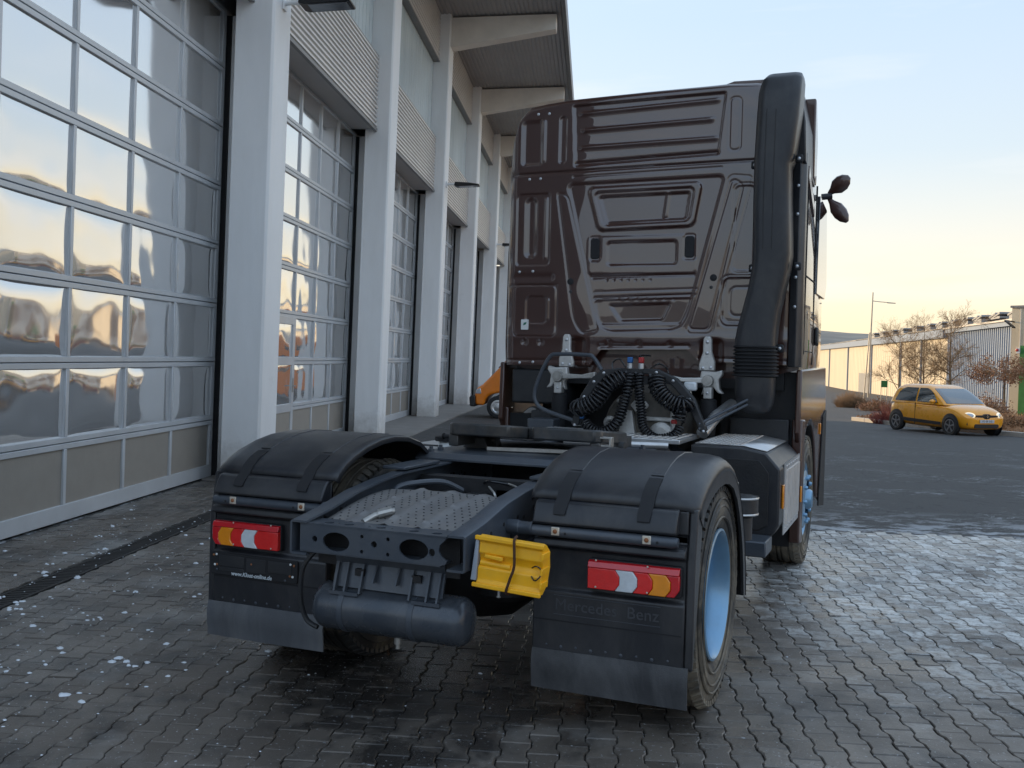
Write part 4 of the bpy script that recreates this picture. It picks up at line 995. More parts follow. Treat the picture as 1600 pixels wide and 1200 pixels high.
# left side pressings
recess(rc(-1.10, -.790, 2.38, 2.985), .010, .02, .04); recess(rc(-1.03, -.905, 2.44, 2.96), .020, .07, .06); line((-.835, 2.45), (-.835, 2.93), -.012, .010)
groove(rc(-1.105, -.72, 1.80, 2.225), .006, .006, .05); recess(rc(-1.00, -.80, 1.90, 2.14), .008, .02, .05); line((-.80, 1.95), (-.80, 2.10), -.008, .010)
line((-1.1, 2.29), (-.78, 2.29), .010, .03); line((-1.15, 2.225), (-.72, 2.225), .006, .006)
# right side pressings
recess(rc(.70, .86, 2.32, 2.98), .010, .02, .04); groove(rc(.695, .865, 2.31, 2.99), .005, .006, .05)
recess(rc(.63, .90, 1.92, 2.28), .010, .02, .06); groove(rc(.62, .91, 1.90, 2.29), .005, .006, .06); groove(rc(.69, .90, 1.98, 2.20), .005, .006, .05)
# bottom swage with dimples
H += .012*np.exp(-((Zg-1.80)/.05)**2)*0.6
line((-1.16, 1.60), (-.42, 1.612), .008, .010); line((-.34, 1.73), (.38, 1.745), .010, .012); line((.47, 1.655), (1.16, 1.64), .008, .01)
for x in (-1.0, -.85, -.27, -.02, .235): H -= .012*np.exp(-(((Xg-x)/.022)**2+((Zg-1.755)/.022)**2))
for i in range(7): H -= .006*np.exp(-(((Xg+.20-.075*i)/.010)**2+((Zg-2.11)/.008)**2)); H -= .005*np.exp(-(((Xg+.30-.06*i)/.007)**2+((Zg-2.262)/.007)**2))
for x in (-.55, .557):                                   # pockets round the hinge brackets
    H -= .030*np.exp(-((np.maximum(np.abs(Xg-x)-.05, 0)/.03)**2+(np.maximum(Zg-1.76, 0)/.03)**2))
edge = np.maximum(np.abs(Xg)-1.10, 0)/.09
topd = np.maximum(Zg-(zt(Xg)-.05), 0)/.05
H *= .8
Yg = CY - H + .10*(1-np.sqrt(np.clip(1-edge**2, 0, 1))) + .045*(1-np.sqrt(np.clip(1-np.clip(topd, 0, 1)**2, 0, 1)))
# light sheet-metal waviness
Yg += .0012*np.sin(Xg*9+Zg*4)*np.sin(Zg*7-Xg*3)
cab = empty('cab', parent=TR)
vs = np.stack([Xg, Yg, Zg], -1).reshape(-1, 3)
idx = np.arange(NX*NZ).reshape(NX, NZ)
fs = np.stack([idx[:-1, :-1], idx[1:, :-1], idx[1:, 1:], idx[:-1, 1:]], -1).reshape(-1, 4)
me = bpy.data.meshes.new('rear_wall'); me.from_pydata(vs.tolist(), [], fs.tolist()); me.shade_smooth()
rw = link('rear_wall', me, MT['brown'], TR); rw['label'] = 'pressed brown rear wall of the cab'
bpy.data.objects.remove(cab)
# shell: sides, roof, front
def cab_ring(y, k, wtop=1.0, zrise=0.0):
    pts = []
    for x in (-1.19, -1.168, -1.093, -.992, -.64, 0, .64, .992, 1.093, 1.168, 1.19): pts.append((x*k, y, float(zt(x))+zrise-(.02 if y < CY+.2 else 0)))
    pts += [(1.215*k, y, 2.5), (1.222*k, y, 1.75), (1.215*k, y, 1.58), (.9, y, 1.50), (-.9, y, 1.50), (-1.215*k, y, 1.58), (-1.222*k, y, 1.75), (-1.215*k, y, 2.5)]
    return pts
sh = MB(); sh.loft([cab_ring(CY+.095, .992), cab_ring(CY+.16, 1.0), cab_ring(3.6, 1.002), cab_ring(4.2, 1.0, zrise=-.02), cab_ring(4.75, .985, zrise=-.12), cab_ring(5.0, .95, zrise=-.35), cab_ring(CF, .90, zrise=-.8)])
cbo = sh.build('cab_shell', MT['brown'], TR, ang=30)
rfb = MB(); rfb.prism([(-1.02, 3.655), (-.62, 3.745), (.60, 3.772), (.66, 3.79), (.9, 3.785), (.95, 3.70), (.9, 3.62), (-1.0, 3.60)], 1, CY+.06, 4.4); rfb.build('roof_edge', MT['brown_dk'], cbo, bevel=.012)
# right side details: door, window, handle, seams
XS = 1.222
wn = MB(); wn.prism([(3.98, 2.22), (4.72, 2.22), (4.86, 2.35), (4.66, 3.02), (4.05, 3.05)], 0, XS-.02, XS+.006); wn.build('side_window', MT['winglass'], cbo, bevel=.004)
for y0, y1, z0, z1 in ((3.84, 3.852, 1.62, 3.10), (3.18, 3.19, 1.70, 3.02), (3.19, 3.84, 2.30, 2.308), (3.19, 3.84, 1.72, 1.728)):
    MB().box(XS-.01, XS+.0035, y0, y1, z0, z1).build('panel_gap', MT['seal'], cbo)
MB().prism([(3.95, 1.80), (4.06, 1.78), (4.07, 1.92), (3.96, 1.94)], 0, XS, XS+.028).build('door_handle', MT['black_pl'], cbo, bevel=.01)
# side air deflector with dark corner post and upper fairing
df = MB(); df.prism([(1.135, CY-.02), (1.19, CY-.035), (1.228, CY+.02), (1.228, CY+.12), (1.19, CY+.12)], 2, 1.60, 3.20); df.build('corner_post', MT['black_fender'], cbo, bevel=.006)
up2 = MB(); up2.loft([[(1.14, CY-.04, 3.15), (1.225, CY-.05, 3.12), (1.235, CY+.55, 3.02), (1.18, CY+.5, 3.05)], [(1.13, CY-.05, 3.45), (1.215, CY-.06, 3.42), (1.225, CY+.50, 3.40), (1.16, CY+.45, 3.45)], [(1.08, CY-.05, 3.73), (1.17, CY-.06, 3.70), (1.16, CY+.35, 3.70), (1.09, CY+.3, 3.74)]])
up2.build('upper_deflector', MT['black_fender'], cbo, bevel=.012)
up3 = MB(); up3.prism([(CY+.42, 3.08), (CY+.60, 3.05), (CY+.62, 3.40), (CY+.46, 3.68), (CY+.40, 3.70)], 0, 1.02, 1.240); up3.build('roof_side_fairing', MT['brown_dk'], cbo, bevel=.012)
MB().prism([(CY+.13, 3.03), (CY+.60, 2.80), (CY+.62, 2.87), (CY+.15, 3.13)], 0, XS-.01, XS+.012).build('trim_strip', MT['brown_dk'], cbo, bevel=.004)
for z in (2.95, 2.74, 2.27, 2.05): MB().dome((1.175, CY-.03, z), .013, 1, -1, 10, .008).build('bolt', MT['bolt'], cbo)
# mirror arms: two leaf-shaped blades outside the door
def leaf(p, q, w, t, name):
    p, q = Vector(p), Vector(q); d = (q-p); up = Vector((0, -.25, 1)) if abs(d.normalized().z) < .6 else Vector((1, -.2, 0)); r_ = d.cross(up).normalized(); u_ = r_.cross(d.normalized())
    rings = []
    for t_, k in ((0, .22), (.18, .45), (.4, .95), (.65, 1.0), (.85, .75), (1.0, .25)):
        c = p+d*t_; rings.append([c+u_*w*k*math.cos(a_)+r_*t*k*math.sin(a_) for a_ in [2*math.pi*i/12 for i in range(12)]])
    return MB().loft(rings).build(name, MT['brown_dk'], cbo, ang=60)
leaf((1.22, 4.86, 3.20), (1.40, 4.80, 3.34), .075, .04, 'mirror_arm'); leaf((1.22, 4.86, 3.16), (1.395, 4.80, 2.93), .065, .04, 'mirror_arm')
MB().tube([(1.16, 4.84, 3.17), (1.25, 4.86, 3.18)], .03, 10).build('mirror_mount', MT['black_pl'], cbo)
# dark gap filler behind the lower cab edge
MB().box(-1.10, 1.10, CY+.10, CY+.16, 1.42, 1.75).build('cab_floor_edge', MT['dark'], cbo)
# bolts on the rear wall
def rear_y(x, z):
    i = int(np.clip(np.searchsorted(xg, x), 0, NX-1)); t = np.clip((z-Zg[i, 0])/(Zg[i, -1]-Zg[i, 0]), 0, 1); return float(Yg[i, int(t*(NZ-1))])
for x, z in ((-.922, 3.631), (-.826, 3.629), (-.988, 3.100), (-.891, 3.101), (-1.059, 2.335), (-.938, 2.339), (-1.038, 1.580), (-.918, 1.588)):
    MB().dome((x, rear_y(x, z)+.001, z), .0125, 1, -1, 10, .007).build('bolt', MT['bolt'], rw)
for x, z in ((-.605, 2.252), (.560, 2.274)): MB().dome((x, rear_y(x, z)+.001, z), .028, 1, -1, 16, .006).build('plug', MT['seal'], rw)
for x, z in ((-.60, 2.17), (.545, 2.20)): MB().dome((x, rear_y(x, z)+.001, z), .014, 1, -1, 10, .004).build('plug', MT['black_pl'], rw)
for x in (-.404, .366):
    v_ = MB(); v_.prism(rrect(x-.038, x+.038, 2.432, 2.600, .022), 1, rear_y(x, 2.5)+.004, rear_y(x, 2.5)-.008); v_.build('vent', MT['seal'], rw, bevel=.006)
y_ = rear_y(-1.005, 1.86)
sk_ = MB(); sk_.prism(rrect(-1.030, -.965, 1.855, 1.940, .006), 1, y_+.003, y_-.006); sk_ = sk_.build('sticker', MT['sticker'], rw)
MB().prism([(-1.010, 1.890), (-.985, 1.900), (-.980, 1.918), (-1.005, 1.912)], 1, y_-.006, y_-.008).build('print', MT['green_print'], sk_)
# --- air intake duct on the right of the rear wall
def rring(x0, x1, y0, y1, z, r=.05, n=5, sh_=0): return [(x, y, z+sh_*(x-(x0+x1)/2)) for x, y in rrect(x0, x1, y0, y1, r, n)]
du = MB()
lv = [(3.735, .985, 1.185, 2.75, 2.93), (3.725, .955, 1.200, 2.68, 2.93), (3.68, .925, 1.208, 2.63, 2.93), (3.58, .905, 1.205, 2.605, 2.93), (3.40, .897, 1.195, 2.60, 2.93), (3.12, .888, 1.165, 2.60, 2.93), (3.06, .888, 1.140, 2.60, 2.93),
      (2.75, .890, 1.150, 2.60, 2.93), (2.42, .900, 1.165, 2.60, 2.92), (2.30, .893, 1.150, 2.60, 2.92), (2.15, .868, 1.120, 2.60, 2.91), (2.00, .832, 1.092, 2.60, 2.90), (1.88, .803, 1.080, 2.60, 2.89), (1.80, .790, 1.076, 2.60, 2.88), (1.75, .788, 1.076, 2.60, 2.88)]
du.loft([rring(x0, x1, y0, y1, z, .06) for z, x0, x1, y0, y1 in lv]); duo = du.build('air_intake_duct', MT['black_fender'], TR, ang=50); duo['label'] = 'tall black air intake duct'
for x in (.975, 1.04): MB().tube([(x, 2.5995, 3.45), (x-.004, 2.599, 2.9), (x, 2.5995, 2.45)], .0035, 6).build('moulding_line', MT['black_pl'], duo)
bl = MB(); nb_ = 9; rg_ = []
for i in range(nb_):
    z = 1.752-.026*i
    for dz, k in ((0, -.004), (-.006, .010), (-.014, .010), (-.020, -.004)): rg_.append(rring(.786-k, 1.078+k, 2.602-k, 2.882+k, z+dz, .07))
bl.loft(rg_); bl.build('bellows', MT['seal'], duo, ang=40)
pt = MB(); pt.loft([rring(.792, 1.072, 2.61, 2.875, 1.520, .07), rring(.797, 1.070, 2.61, 2.875, 1.40, .07), rring(.805, 1.064, 2.62, 2.87, 1.33, .08), rring(.83, 1.045, 2.64, 2.85, 1.275, .08), rring(.88, 1.0, 2.69, 2.80, 1.250, .05)])
pt.build('water_trap', MT['black_fender'], duo, ang=50)
for x, z in ((.880, 3.085), (1.195, 3.115), (.885, 2.325), (1.205, 2.335), (1.10, 1.735)):
    t_ = MB(); sg = -1 if x < 1 else 1; t_.prism([(x-.028*1, z-.03), (x+.028, z-.03), (x+.028, z+.03), (x-.028, z+.03)], 1, 2.74, 2.765); to_ = t_.build('bracket', MT['seal'], duo, bevel=.012)
    MB().dome((x, 2.74, z), .013, 1, -1, 12, .008).build('bolt', MT['bolt'], to_)
# --- cab suspension: hinge brackets, struts and cross arm
for s in (-1, 1):
    hx = .557*s+(-.02 if s < 0 else 0); h = MB()
    pl = [(-.032, 1.795), (-.02, 1.82), (.02, 1.82), (.032, 1.795), (.036, 1.70), (.062, 1.625), (.062, 1.555), (-.062, 1.555), (-.062, 1.60), (-.034, 1.70)]
    h.prism([(hx+x*(1 if s > 0 else -1), z) for x, z in pl], 1, 2.80, 2.84); ho_ = h.build('hinge_bracket', MT['alu'], TR, bevel=.010)
    for dx, dz in ((0, 1.775), (0, 1.69), (-.03*-s, 1.58), (.03*-s, 1.575)): MB().dome((hx+dx, 2.80, dz), .014, 1, -1, 10, .008).build('bolt', MT['bolt'], ho_)
    cl = MB()   # cast claw
    px_ = hx+s*.03
    cl.prism([(px_+s*q, z) for q, z in ((-.06, 1.555), (.05, 1.55), (.10, 1.565), (.105, 1.53), (.075, 1.49), (.085, 1.42), (.115, 1.385), (.07, 1.39), (.03, 1.44), (-.02, 1.40), (-.055, 1.37), (-.04, 1.43), (-.07, 1.48))], 1, 2.74, 2.80)
    cl.build('claw', MT['alu'], ho_, bevel=.010)
    MB().lathe([(.040, -.05), (.043, -.045), (.043, 0), (.034, .0)], (px_+s*.0, 2.735, 1.482), 1, 20).lathe([(.026, -.058), (.026, -.04)], (px_, 2.735, 1.482), 1, 6).build('pivot_bolt', MT['steel'], ho_)
    MB().box(px_-.032, px_+.032, 2.70, 2.78, 1.345, 1.435).build('strut_block', MT['alu'], ho_, bevel=.008)
    MB().dome((px_, 2.70, 1.39), .011, 1, -1, 8, .006).build('bolt', MT['bolt'], ho_)
    su = MB(); su.lathe([(.050, 1.345), (.060, 1.335), (.066, 1.25), (.060, 1.12), (.05, .98)], (px_, 2.76, 0), 2, 20); su.build('cab_strut', MT['seal'], TR)
    ar = MB(); ar.loft([[(px_-s*.03, 2.70, 1.505), (px_-s*.03, 2.70, 1.462), (px_-s*.03, 2.74, 1.462), (px_-s*.03, 2.74, 1.505)], [(s*.40, 2.66, 1.500), (s*.40, 2.66, 1.470), (s*.40, 2.71, 1.470), (s*.40, 2.71, 1.500)], [(s*.27, 2.60, 1.525), (s*.27, 2.60, 1.475), (s*.27, 2.66, 1.475), (s*.27, 2.66, 1.525)]]); ar.build('lever_arm', MT['alu'], TR, bevel=.006)
    # black hose-carrier leg
    lg = [(s*.10+.08, 1.565), (s*.20+.09, 1.560), (s*.33+.10, 1.50), (s*.43+.13, 1.36), (s*.52+.14, 1.13), (s*.47+.14, 1.12), (s*.38+.12, 1.34), (s*.28+.10, 1.46), (s*.18+.09, 1.515), (s*.09+.08, 1.525)]
    if s < 0: lg = [(-.03+.04, 1.565), (-.14, 1.545), (-.22, 1.48), (-.30, 1.35), (-.37, 1.13), (-.31, 1.12), (-.24, 1.33), (-.17, 1.43), (-.10, 1.50), (0.01, 1.525)]
    lgo = MB().prism(lg, 1, 2.36, 2.42).build('hose_carrier_leg', MT['black_pl'], TR, bevel=.008)
    for i in (1, 2, 3, 4):
        x, z = (lg[i][0]+lg[9-i][0])/2, (lg[i][1]+lg[9-i][1])/2; MB().dome((x, 2.36, z), .012, 1, -1, 10, .007).build('bolt', MT['bolt'], lgo)
MB().box(.0, .20, 2.37, 2.41, 1.525, 1.562).build('hose_carrier_bar', MT['black_pl'], TR, bevel=.006)
# grab hoop on the left
hp = catmull([(-.31, 2.40, 1.13), (-.36, 2.40, 1.155), (-.60, 2.40, 1.225), (-.675, 2.40, 1.29), (-.680, 2.40, 1.38), (-.63, 2.40, 1.52), (-.565, 2.40, 1.635), (-.50, 2.40, 1.655), (-.27, 2.40, 1.655), (-.215, 2.40, 1.635), (-.15, 2.40, 1.545)], 5)
MB().tube(hp, .015, 10).build('grab_hoop', MT['frame'], TR)
# coiled air and power lines
for i, (pth, rc_, rr_, tn) in enumerate((
    ([(.05, 2.30, 1.50), (-.05, 2.26, 1.44), (-.14, 2.25, 1.32), (-.26, 2.26, 1.26), (-.30, 2.30, 1.28)], .050, .0085, 20),
    ([(.10, 2.30, 1.53), (.09, 2.27, 1.40), (.06, 2.27, 1.28), (.02, 2.26, 1.16), (-.08, 2.26, 1.09), (-.18, 2.27, 1.11), (-.24, 2.3, 1.16)], .030, .0075, 34),
    ([(.17, 2.30, 1.53), (.18, 2.27, 1.40), (.20, 2.27, 1.25), (.22, 2.26, 1.14), (.32, 2.25, 1.065), (.44, 2.27, 1.09), (.48, 2.3, 1.15)], .026, .0070, 40),
    ([(.30, 2.30, 1.51), (.32, 2.26, 1.42), (.40, 2.25, 1.34), (.50, 2.26, 1.30), (.53, 2.3, 1.33)], .048, .0085, 18),
    ([(.46, 2.32, 1.36), (.49, 2.27, 1.28), (.47, 2.27, 1.20)], .036, .0075, 9))):
    o = coil(pth, rc_*1.18, rr_*1.25, tn*.85).build('coiled_hose', MT['hose'], TR, ang=80)
for x, m_ in ((.075, 'blue_conn'), (.16, 'red_conn')):
    MB().lathe([(.016, 1.555), (.022, 1.562), (.022, 1.60), (.012, 1.605)], (x, 2.38, 0), 2, 12).build('coupling', MT['bolt'], TR)
    MB().box(x-.018, x+.018, 2.36, 2.40, 1.604, 1.645).build('coupling_cap', MT[m_], TR, bevel=.005)
for pth in ([(.04, 2.38, 1.57), (-.02, 2.42, 1.63), (-.08, 2.45, 1.60), (-.06, 2.4, 1.54)], [(.23, 2.38, 1.56), (.28, 2.42, 1.60), (.34, 2.42, 1.57), (.36, 2.4, 1.53)], [(.16, 2.40, 1.64), (.13, 2.45, 1.66), (.17, 2.6, 1.66)], [(-.30, 2.35, 1.20), (-.22, 2.38, 1.12), (-.1, 2.5, 1.10)], [(.50, 2.35, 1.22), (.46, 2.4, 1.15), (.38, 2.5, 1.12)]):
    MB().tube(catmull(pth, 6), .0065, 6).build('cable', MT['hose'], TR)
MB().box(.465, .555, 2.44, 2.50, 1.41, 1.475).build('work_lamp', MT['white_lens'], TR, bevel=.012)
MB().tube([(.51, 2.47, 1.41), (.515, 2.47, 1.36)], .01, 8).build('lamp_stem', MT['steel'], TR)
MB().box(.405, .445, 2.33, 2.36, 1.17, 1.20).build('red_coupling', MT['red_conn'], TR, bevel=.006); MB().box(-.285, -.255, 2.31, 2.34, 1.175, 1.20).build('blue_coupling', MT['blue_conn'], TR, bevel=.006)
# gearbox behind the hoses
gb = MB(); gb.lathe([(.12, 0), (.15, .01), (.27, .03), (.30, .10), (.32, .35), (.33, .9)], (.15, 2.42, 1.12), 1, 28); gbo = gb.build('gearbox', MT['gear'], TR, ang=40)
MB().lathe([(.070, -.03), (.090, -.02), (.092, .02)], (.315, 2.42, 1.085), 1, 24).lathe([(.055, -.036), (.055, -.028)], (.315, 2.42, 1.085), 1, 6).build('bearing_cover', MT['alu'], gbo)
MB().prism([(.02, 1.25), (.10, 1.25), (.13, 1.06), (.16, 1.02), (-.04, 1.02), (0, 1.06)], 1, 2.37, 2.43).prism([(.08, 1.29), (.15, 1.37), (.22, 1.29), (.15, 1.21)], 1, 2.39, 2.43).prism([(.17, 1.21), (.40, 1.21), (.42, 1.18), (.17, 1.18)], 1, 2.38, 2.43).build('casting_rib', MT['alu'], gbo, bevel=.008)
for i in range(8):
    an = i*math.pi/4; MB().dome((.15+.25*math.cos(an), 2.445, 1.14+.25*math.sin(an)), .014, 1, -1, 6, .01).build('bolt', MT['steel'], gbo)
MB().tube([(.40, 2.42, 1.28), (.405, 2.40, 1.18), (.40, 2.42, 1.10)], .022, 10).tube(catmull([(-.02, 2.4, 1.16), (-.06, 2.36, 1.19), (-.10, 2.38, 1.16), (-.09, 2.42, 1.10)], 5), .018, 8).build('coolant_pipe', MT['alu'], TR)
MB().tube([(.60, 2.5, 1.10), (.66, 2.7, 1.22), (.72, 3.0, 1.3)], .045, 14).build('exhaust_pipe', MT['alu_sheet'], TR)
for z in (1.20, 1.235): MB().tube([(.60, 2.36, z-.06), (.90, 2.62, z+.12)], .010, 8).build('stay_rod', MT['frame'], TR)
# dark boxes below the cab, left
MB().box(-1.12, -.64, 2.98, 3.5, 1.24, 1.53).build('battery_box', MT['black_pl'], TR, bevel=.02)
MB().box(-.85, -.55, 2.75, 3.3, 1.06, 1.20).build('storage_tray', MT['black_pl'], TR, bevel=.012)
MB().box(-.80, -.58, 2.55, 2.74, 1.03, 1.145).build('relay_box', MT['frame'], TR, bevel=.01)
MB().lathe([(.02, 0), (.02, .06), (.012, .065), (.012, .14)], (-.42, 2.58, 1.12), 0, 8).build('air_fitting', MT['alu'], TR)
MB().box(.62, 1.195, 3.10, 3.13, .86, 1.56).build('splash_shield', MT['dark'], TR); MB().box(-1.05, 1.05, 3.55, 3.6, .62, 1.52).build('engine_bulkhead', MT['dark'], TR)
MB().box(-.5, .6, 3.0, 3.5, .6, 1.0).build('engine_block', MT['dark'], TR)
MB().box(.70, 1.15, 3.03, 3.2, 1.02, 1.20).build('step_box', MT['black_pl'], TR, bevel=.01)
# front wheel arch and lower cab side, both sides
for s in (-1, 1):
    sx = sorted((s*1.195, s*1.238))
    arch = [(3.12, 1.56), (3.02, 1.56), (3.05, 1.32), (3.16, 1.22), (3.30, 1.22)]
    A_ = [(3.68+.60*math.cos(R(q)), .55+.62*math.sin(R(q))) for q in range(20, 150, 8)]
    poly = [(4.95, 1.60), (5.05, 1.30), (5.08, .40), (4.70, .35), (4.45, .45)] + A_ + [(3.05, 1.02), (2.98, 1.10), (3.0, 1.58)]
    MB().prism(poly, 0, *sx).build('wheel_arch', MT['brown_dk'], TR, bevel=.012)
    ln = MB(); rows = []
    for q in range(10, 175, 12):
        y, z = 3.68+.565*math.cos(R(q)), .54+.585*math.sin(R(q)); rows.append([(s*.88, y, z), (s*1.225, y, z)])
    ln.add([p for r_ in rows for p in r_], [(2*i, 2*i+1, 2*i+3, 2*i+2) for i in range(len(rows)-1)]); ln.build('arch_liner', MT['seal'], TR)
    pr = MB(); pr.prism([(s*1.17, 3.05), (s*1.245, 3.04), (s*1.262, 3.10), (s*1.25, 3.15), (s*1.17, 3.15)], 2, .26, 1.20); pr.build('mudguard_edge', MT['brown_dk'], TR, bevel=.01)
    MB().box(*sorted((s*.90, s*1.17)), 3.09, 3.11, .22, 1.15).build('front_mud_flap', MT['seal'], TR)
    MB().box(*sorted((s*1.245, s*1.26)), 3.02, 3.05, .58, .70).build('side_reflector', MT['amber_lens'], TR, bevel=.004)
    MB().box(*sorted((s*1.238, s*1.25)), 4.50, 4.56, 1.0, 1.1).build('side_marker', MT['amber_lens'], TR, bevel=.004)
    MB().prism([(4.50, .36), (5.02, .30), (5.02, 1.2), (4.72, 1.15)], 0, *sorted((s*1.239, s*1.252))).build('step_well', MT['seal'], TR, bevel=.006)

# ------------------------------------------------------------------ wheel chock lashed to the rail end
CH = empty('wheel_chock', (.425, -1.10, .708), (0, R(3.2), 0)); tag(CH, 'yellow plastic wheel chock tied behind the right chassis rail', 'wheel chock')
c = MB(); c.prism([(-.01, .0), (.0, -.005), (.012, 0), (.012, .018), (.004, .028), (.006, .075), (-.006, .085), (-.012, .100), (-.004, .125), (.006, .135), (.004, .178), (.014, .186), (.014, .203), (-.012, .206), (-.03, .2), (-.075, .17), (-.095, .10), (-.075, .03), (-.03, 0)][::-1], 0, .022, .295)
c.v = [(x, -y, z) for x, y, z in c.v]
co = c.build('body', MT['yellow'], CH, bevel=.004)
MB().prism([(.05, .118), (.13, .112), (.13, .130), (.05, .132)], 1, -.014, .0).build('grip_rib', MT['yellow'], CH, bevel=.004)
MB().tube([(.03, .010, .093), (.16, .010, .090)], .014, 12).build('handle_bulge', MT['yellow'], CH)
MB().prism([(-.004, .02), (.021, .02), (.021, .186), (.008, .186)], 1, -.012, .08).build('end_plate', MT['greyend'], CH, bevel=.003)
for z in (.042, .098, .158): MB().box(.293, .302, -.018, .06, z-.014, z+.012).build('notch_rib', MT['yellow'], CH, bevel=.002)
for z in (.0, .19): MB().box(.006, .300, -.020, -.004, z-.004, z+.014).build('edge_flange', MT['yellow'], CH, bevel=.004)
MB().tube(catmull([(.170, .02, .215), (.176, -.018, .206), (.184, -.026, .150), (.186, -.026, .10), (.172, -.026, .05), (.158, -.020, -.002), (.155, .02, -.02)], 6), .0055, 8).build('lashing_cord', MT['cord'], CH)
for dz in (.075, .108): MB().tube(catmull([(.255, -.008, dz), (.275, -.020, dz+.012*(1 if dz > .09 else -1)), (.292, -.016, dz+.004), (.294, -.01, .092)], 6), .0028, 6).build('wire_loop', MT['hose'], CH)
MB().tube([(.12, .0, -.03), (.12, .0, .0)], .006, 8).dome((.12, 0, -.03), .01, 2, -1, 8).build('eye_bolt', MT['steel'], CH)
# ------------------------------------------------------------------ yellow hatchback
fwh = Vector((fw.x, fw.y, 0)).normalized(); rth = Vector((rt.x, rt.y, 0))
def far(px, D, z=0): p = Vector((CAM.x, CAM.y, 0))+fwh*D+rth*((px-800)/FPX*D); return Vector((p.x, p.y, z))
def gz(p): return wz(p.x, p.y)
MT['car_y'] = P('ochre_car_paint', (.92, .37, .005), .28, .05, var=.04, vs=2, coat=1.0, dust=.08, dcol=(.4, .3, .18), ds=3)
MT['car_glass'] = P('car_glass', (.025, .035, .04), .04, 0, var=0, spec=1, coat=1)
MT['car_blk'] = P('car_black_trim', (.015, .015, .017), .5); MT['car_lamp'] = P('head_lamp_glass', (.45, .48, .52), .1, .3, coat=1)
m, t_, b_ = newmat('daytime_lamp'); b_.inputs['Base Color'].default_value = (1, .9, .7, 1); b_.inputs['Emission Color'].default_value = (1, .82, .5, 1); b_.inputs['Emission Strength'].default_value = .25; MT['drl'] = m
MT['alloy'] = P('alloy_wheel', (.32, .32, .33), .35, .8); MT['chrome'] = P('chrome', (.75, .75, .75), .12, 1, var=0); MT['plate'] = P('number_plate', (.52, .54, .58), .4)
cc = Vector((2.73, 26.87, 0)); hd_ = R(-51)
CR = empty('parked_car', (cc.x, cc.y, gz(cc)), (0, 0, hd_)); CR.scale = (.92, .92, .90); tag(CR, 'small ochre yellow hatchback with lit daytime lamps at the far kerb', 'car')
stn = [(-1.81, .58, .38, .72, .78), (-1.75, .72, .28, .86, .90), (-1.55, .79, .22, .95, .97), (-1.29, .815, .20, .97, .99), (-.5, .82, .18, .945, .965), (.4, .82, .18, .93, .95), (.9, .82, .18, .92, .97), (1.2, .815, .19, .89, .955), (1.5, .785, .20, .80, .89), (1.68, .73, .22, .69, .80), (1.77, .65, .25, .62, .68), (1.81, .52, .30, .54, .57)]
rings = []
for x, w, zb_, zs, zt_ in stn:
    hf = [(0, zb_), (w*.80, zb_), (w*.96, zb_+.10), (w, zb_+.28), (w*.992, (zb_+.28+zs)/2+.03), (w*.97, zs-.06), (w*.90, zs), (w*.55, zt_), (0, zt_+.012)]
    rings.append([(x, y, z) for y, z in hf] + [(x, -y, z) for y, z in hf[-2:0:-1]])
bo = MB().loft(rings).build('body', MT['car_y'], CR, ang=60); ss_ = bo.modifiers.new('s', 'SUBSURF'); ss_.levels = ss_.render_levels = 2
gh = [(.93, -1.74, 1.00, .775), (1.05, -1.70, .84, .755), (1.28, -1.60, .50, .705), (1.44, -1.48, .22, .645), (1.52, -1.30, .02, .58), (1.553, -1.05, -.25, .46)]
rings = [[(x, y, z) for x, y in rrect(x0, x1, -hw, hw, min(.16, hw*.3), 4)] for z, x0, x1, hw in gh]
MB().loft(rings).build('roof', MT['car_y'], CR, ang=50)
HW = lambda z: float(np.interp(z, [q[0] for q in gh], [q[3] for q in gh])); XF = lambda z: float(np.interp(z, [q[0] for q in gh], [q[2] for q in gh])); XR = lambda z: float(np.interp(z, [q[0] for q in gh], [q[1] for q in gh]))
ws = MB(); rows = []
def wsx(z, y):
    hw = HW(z); r_ = min(.16, hw*.3); q = max(0, abs(y)-(hw-r_)); return XF(z)-r_+math.sqrt(max(0, r_*r_-q*q))+.016
for z in (.985, 1.05, 1.16, 1.28, 1.36, 1.44): rows.append([(wsx(z, u*(HW(z)-.06)), u*(HW(z)-.06), z) for u in (-1, -.88, -.75, -.3, .3, .75, .88, 1)])
ws.add([p for r_ in rows for p in r_], [(i*8+j, i*8+j+1, (i+1)*8+j+1, (i+1)*8+j) for i in range(5) for j in range(7)]); ws.build('windscreen', MT['car_glass'], CR, recalc=False)
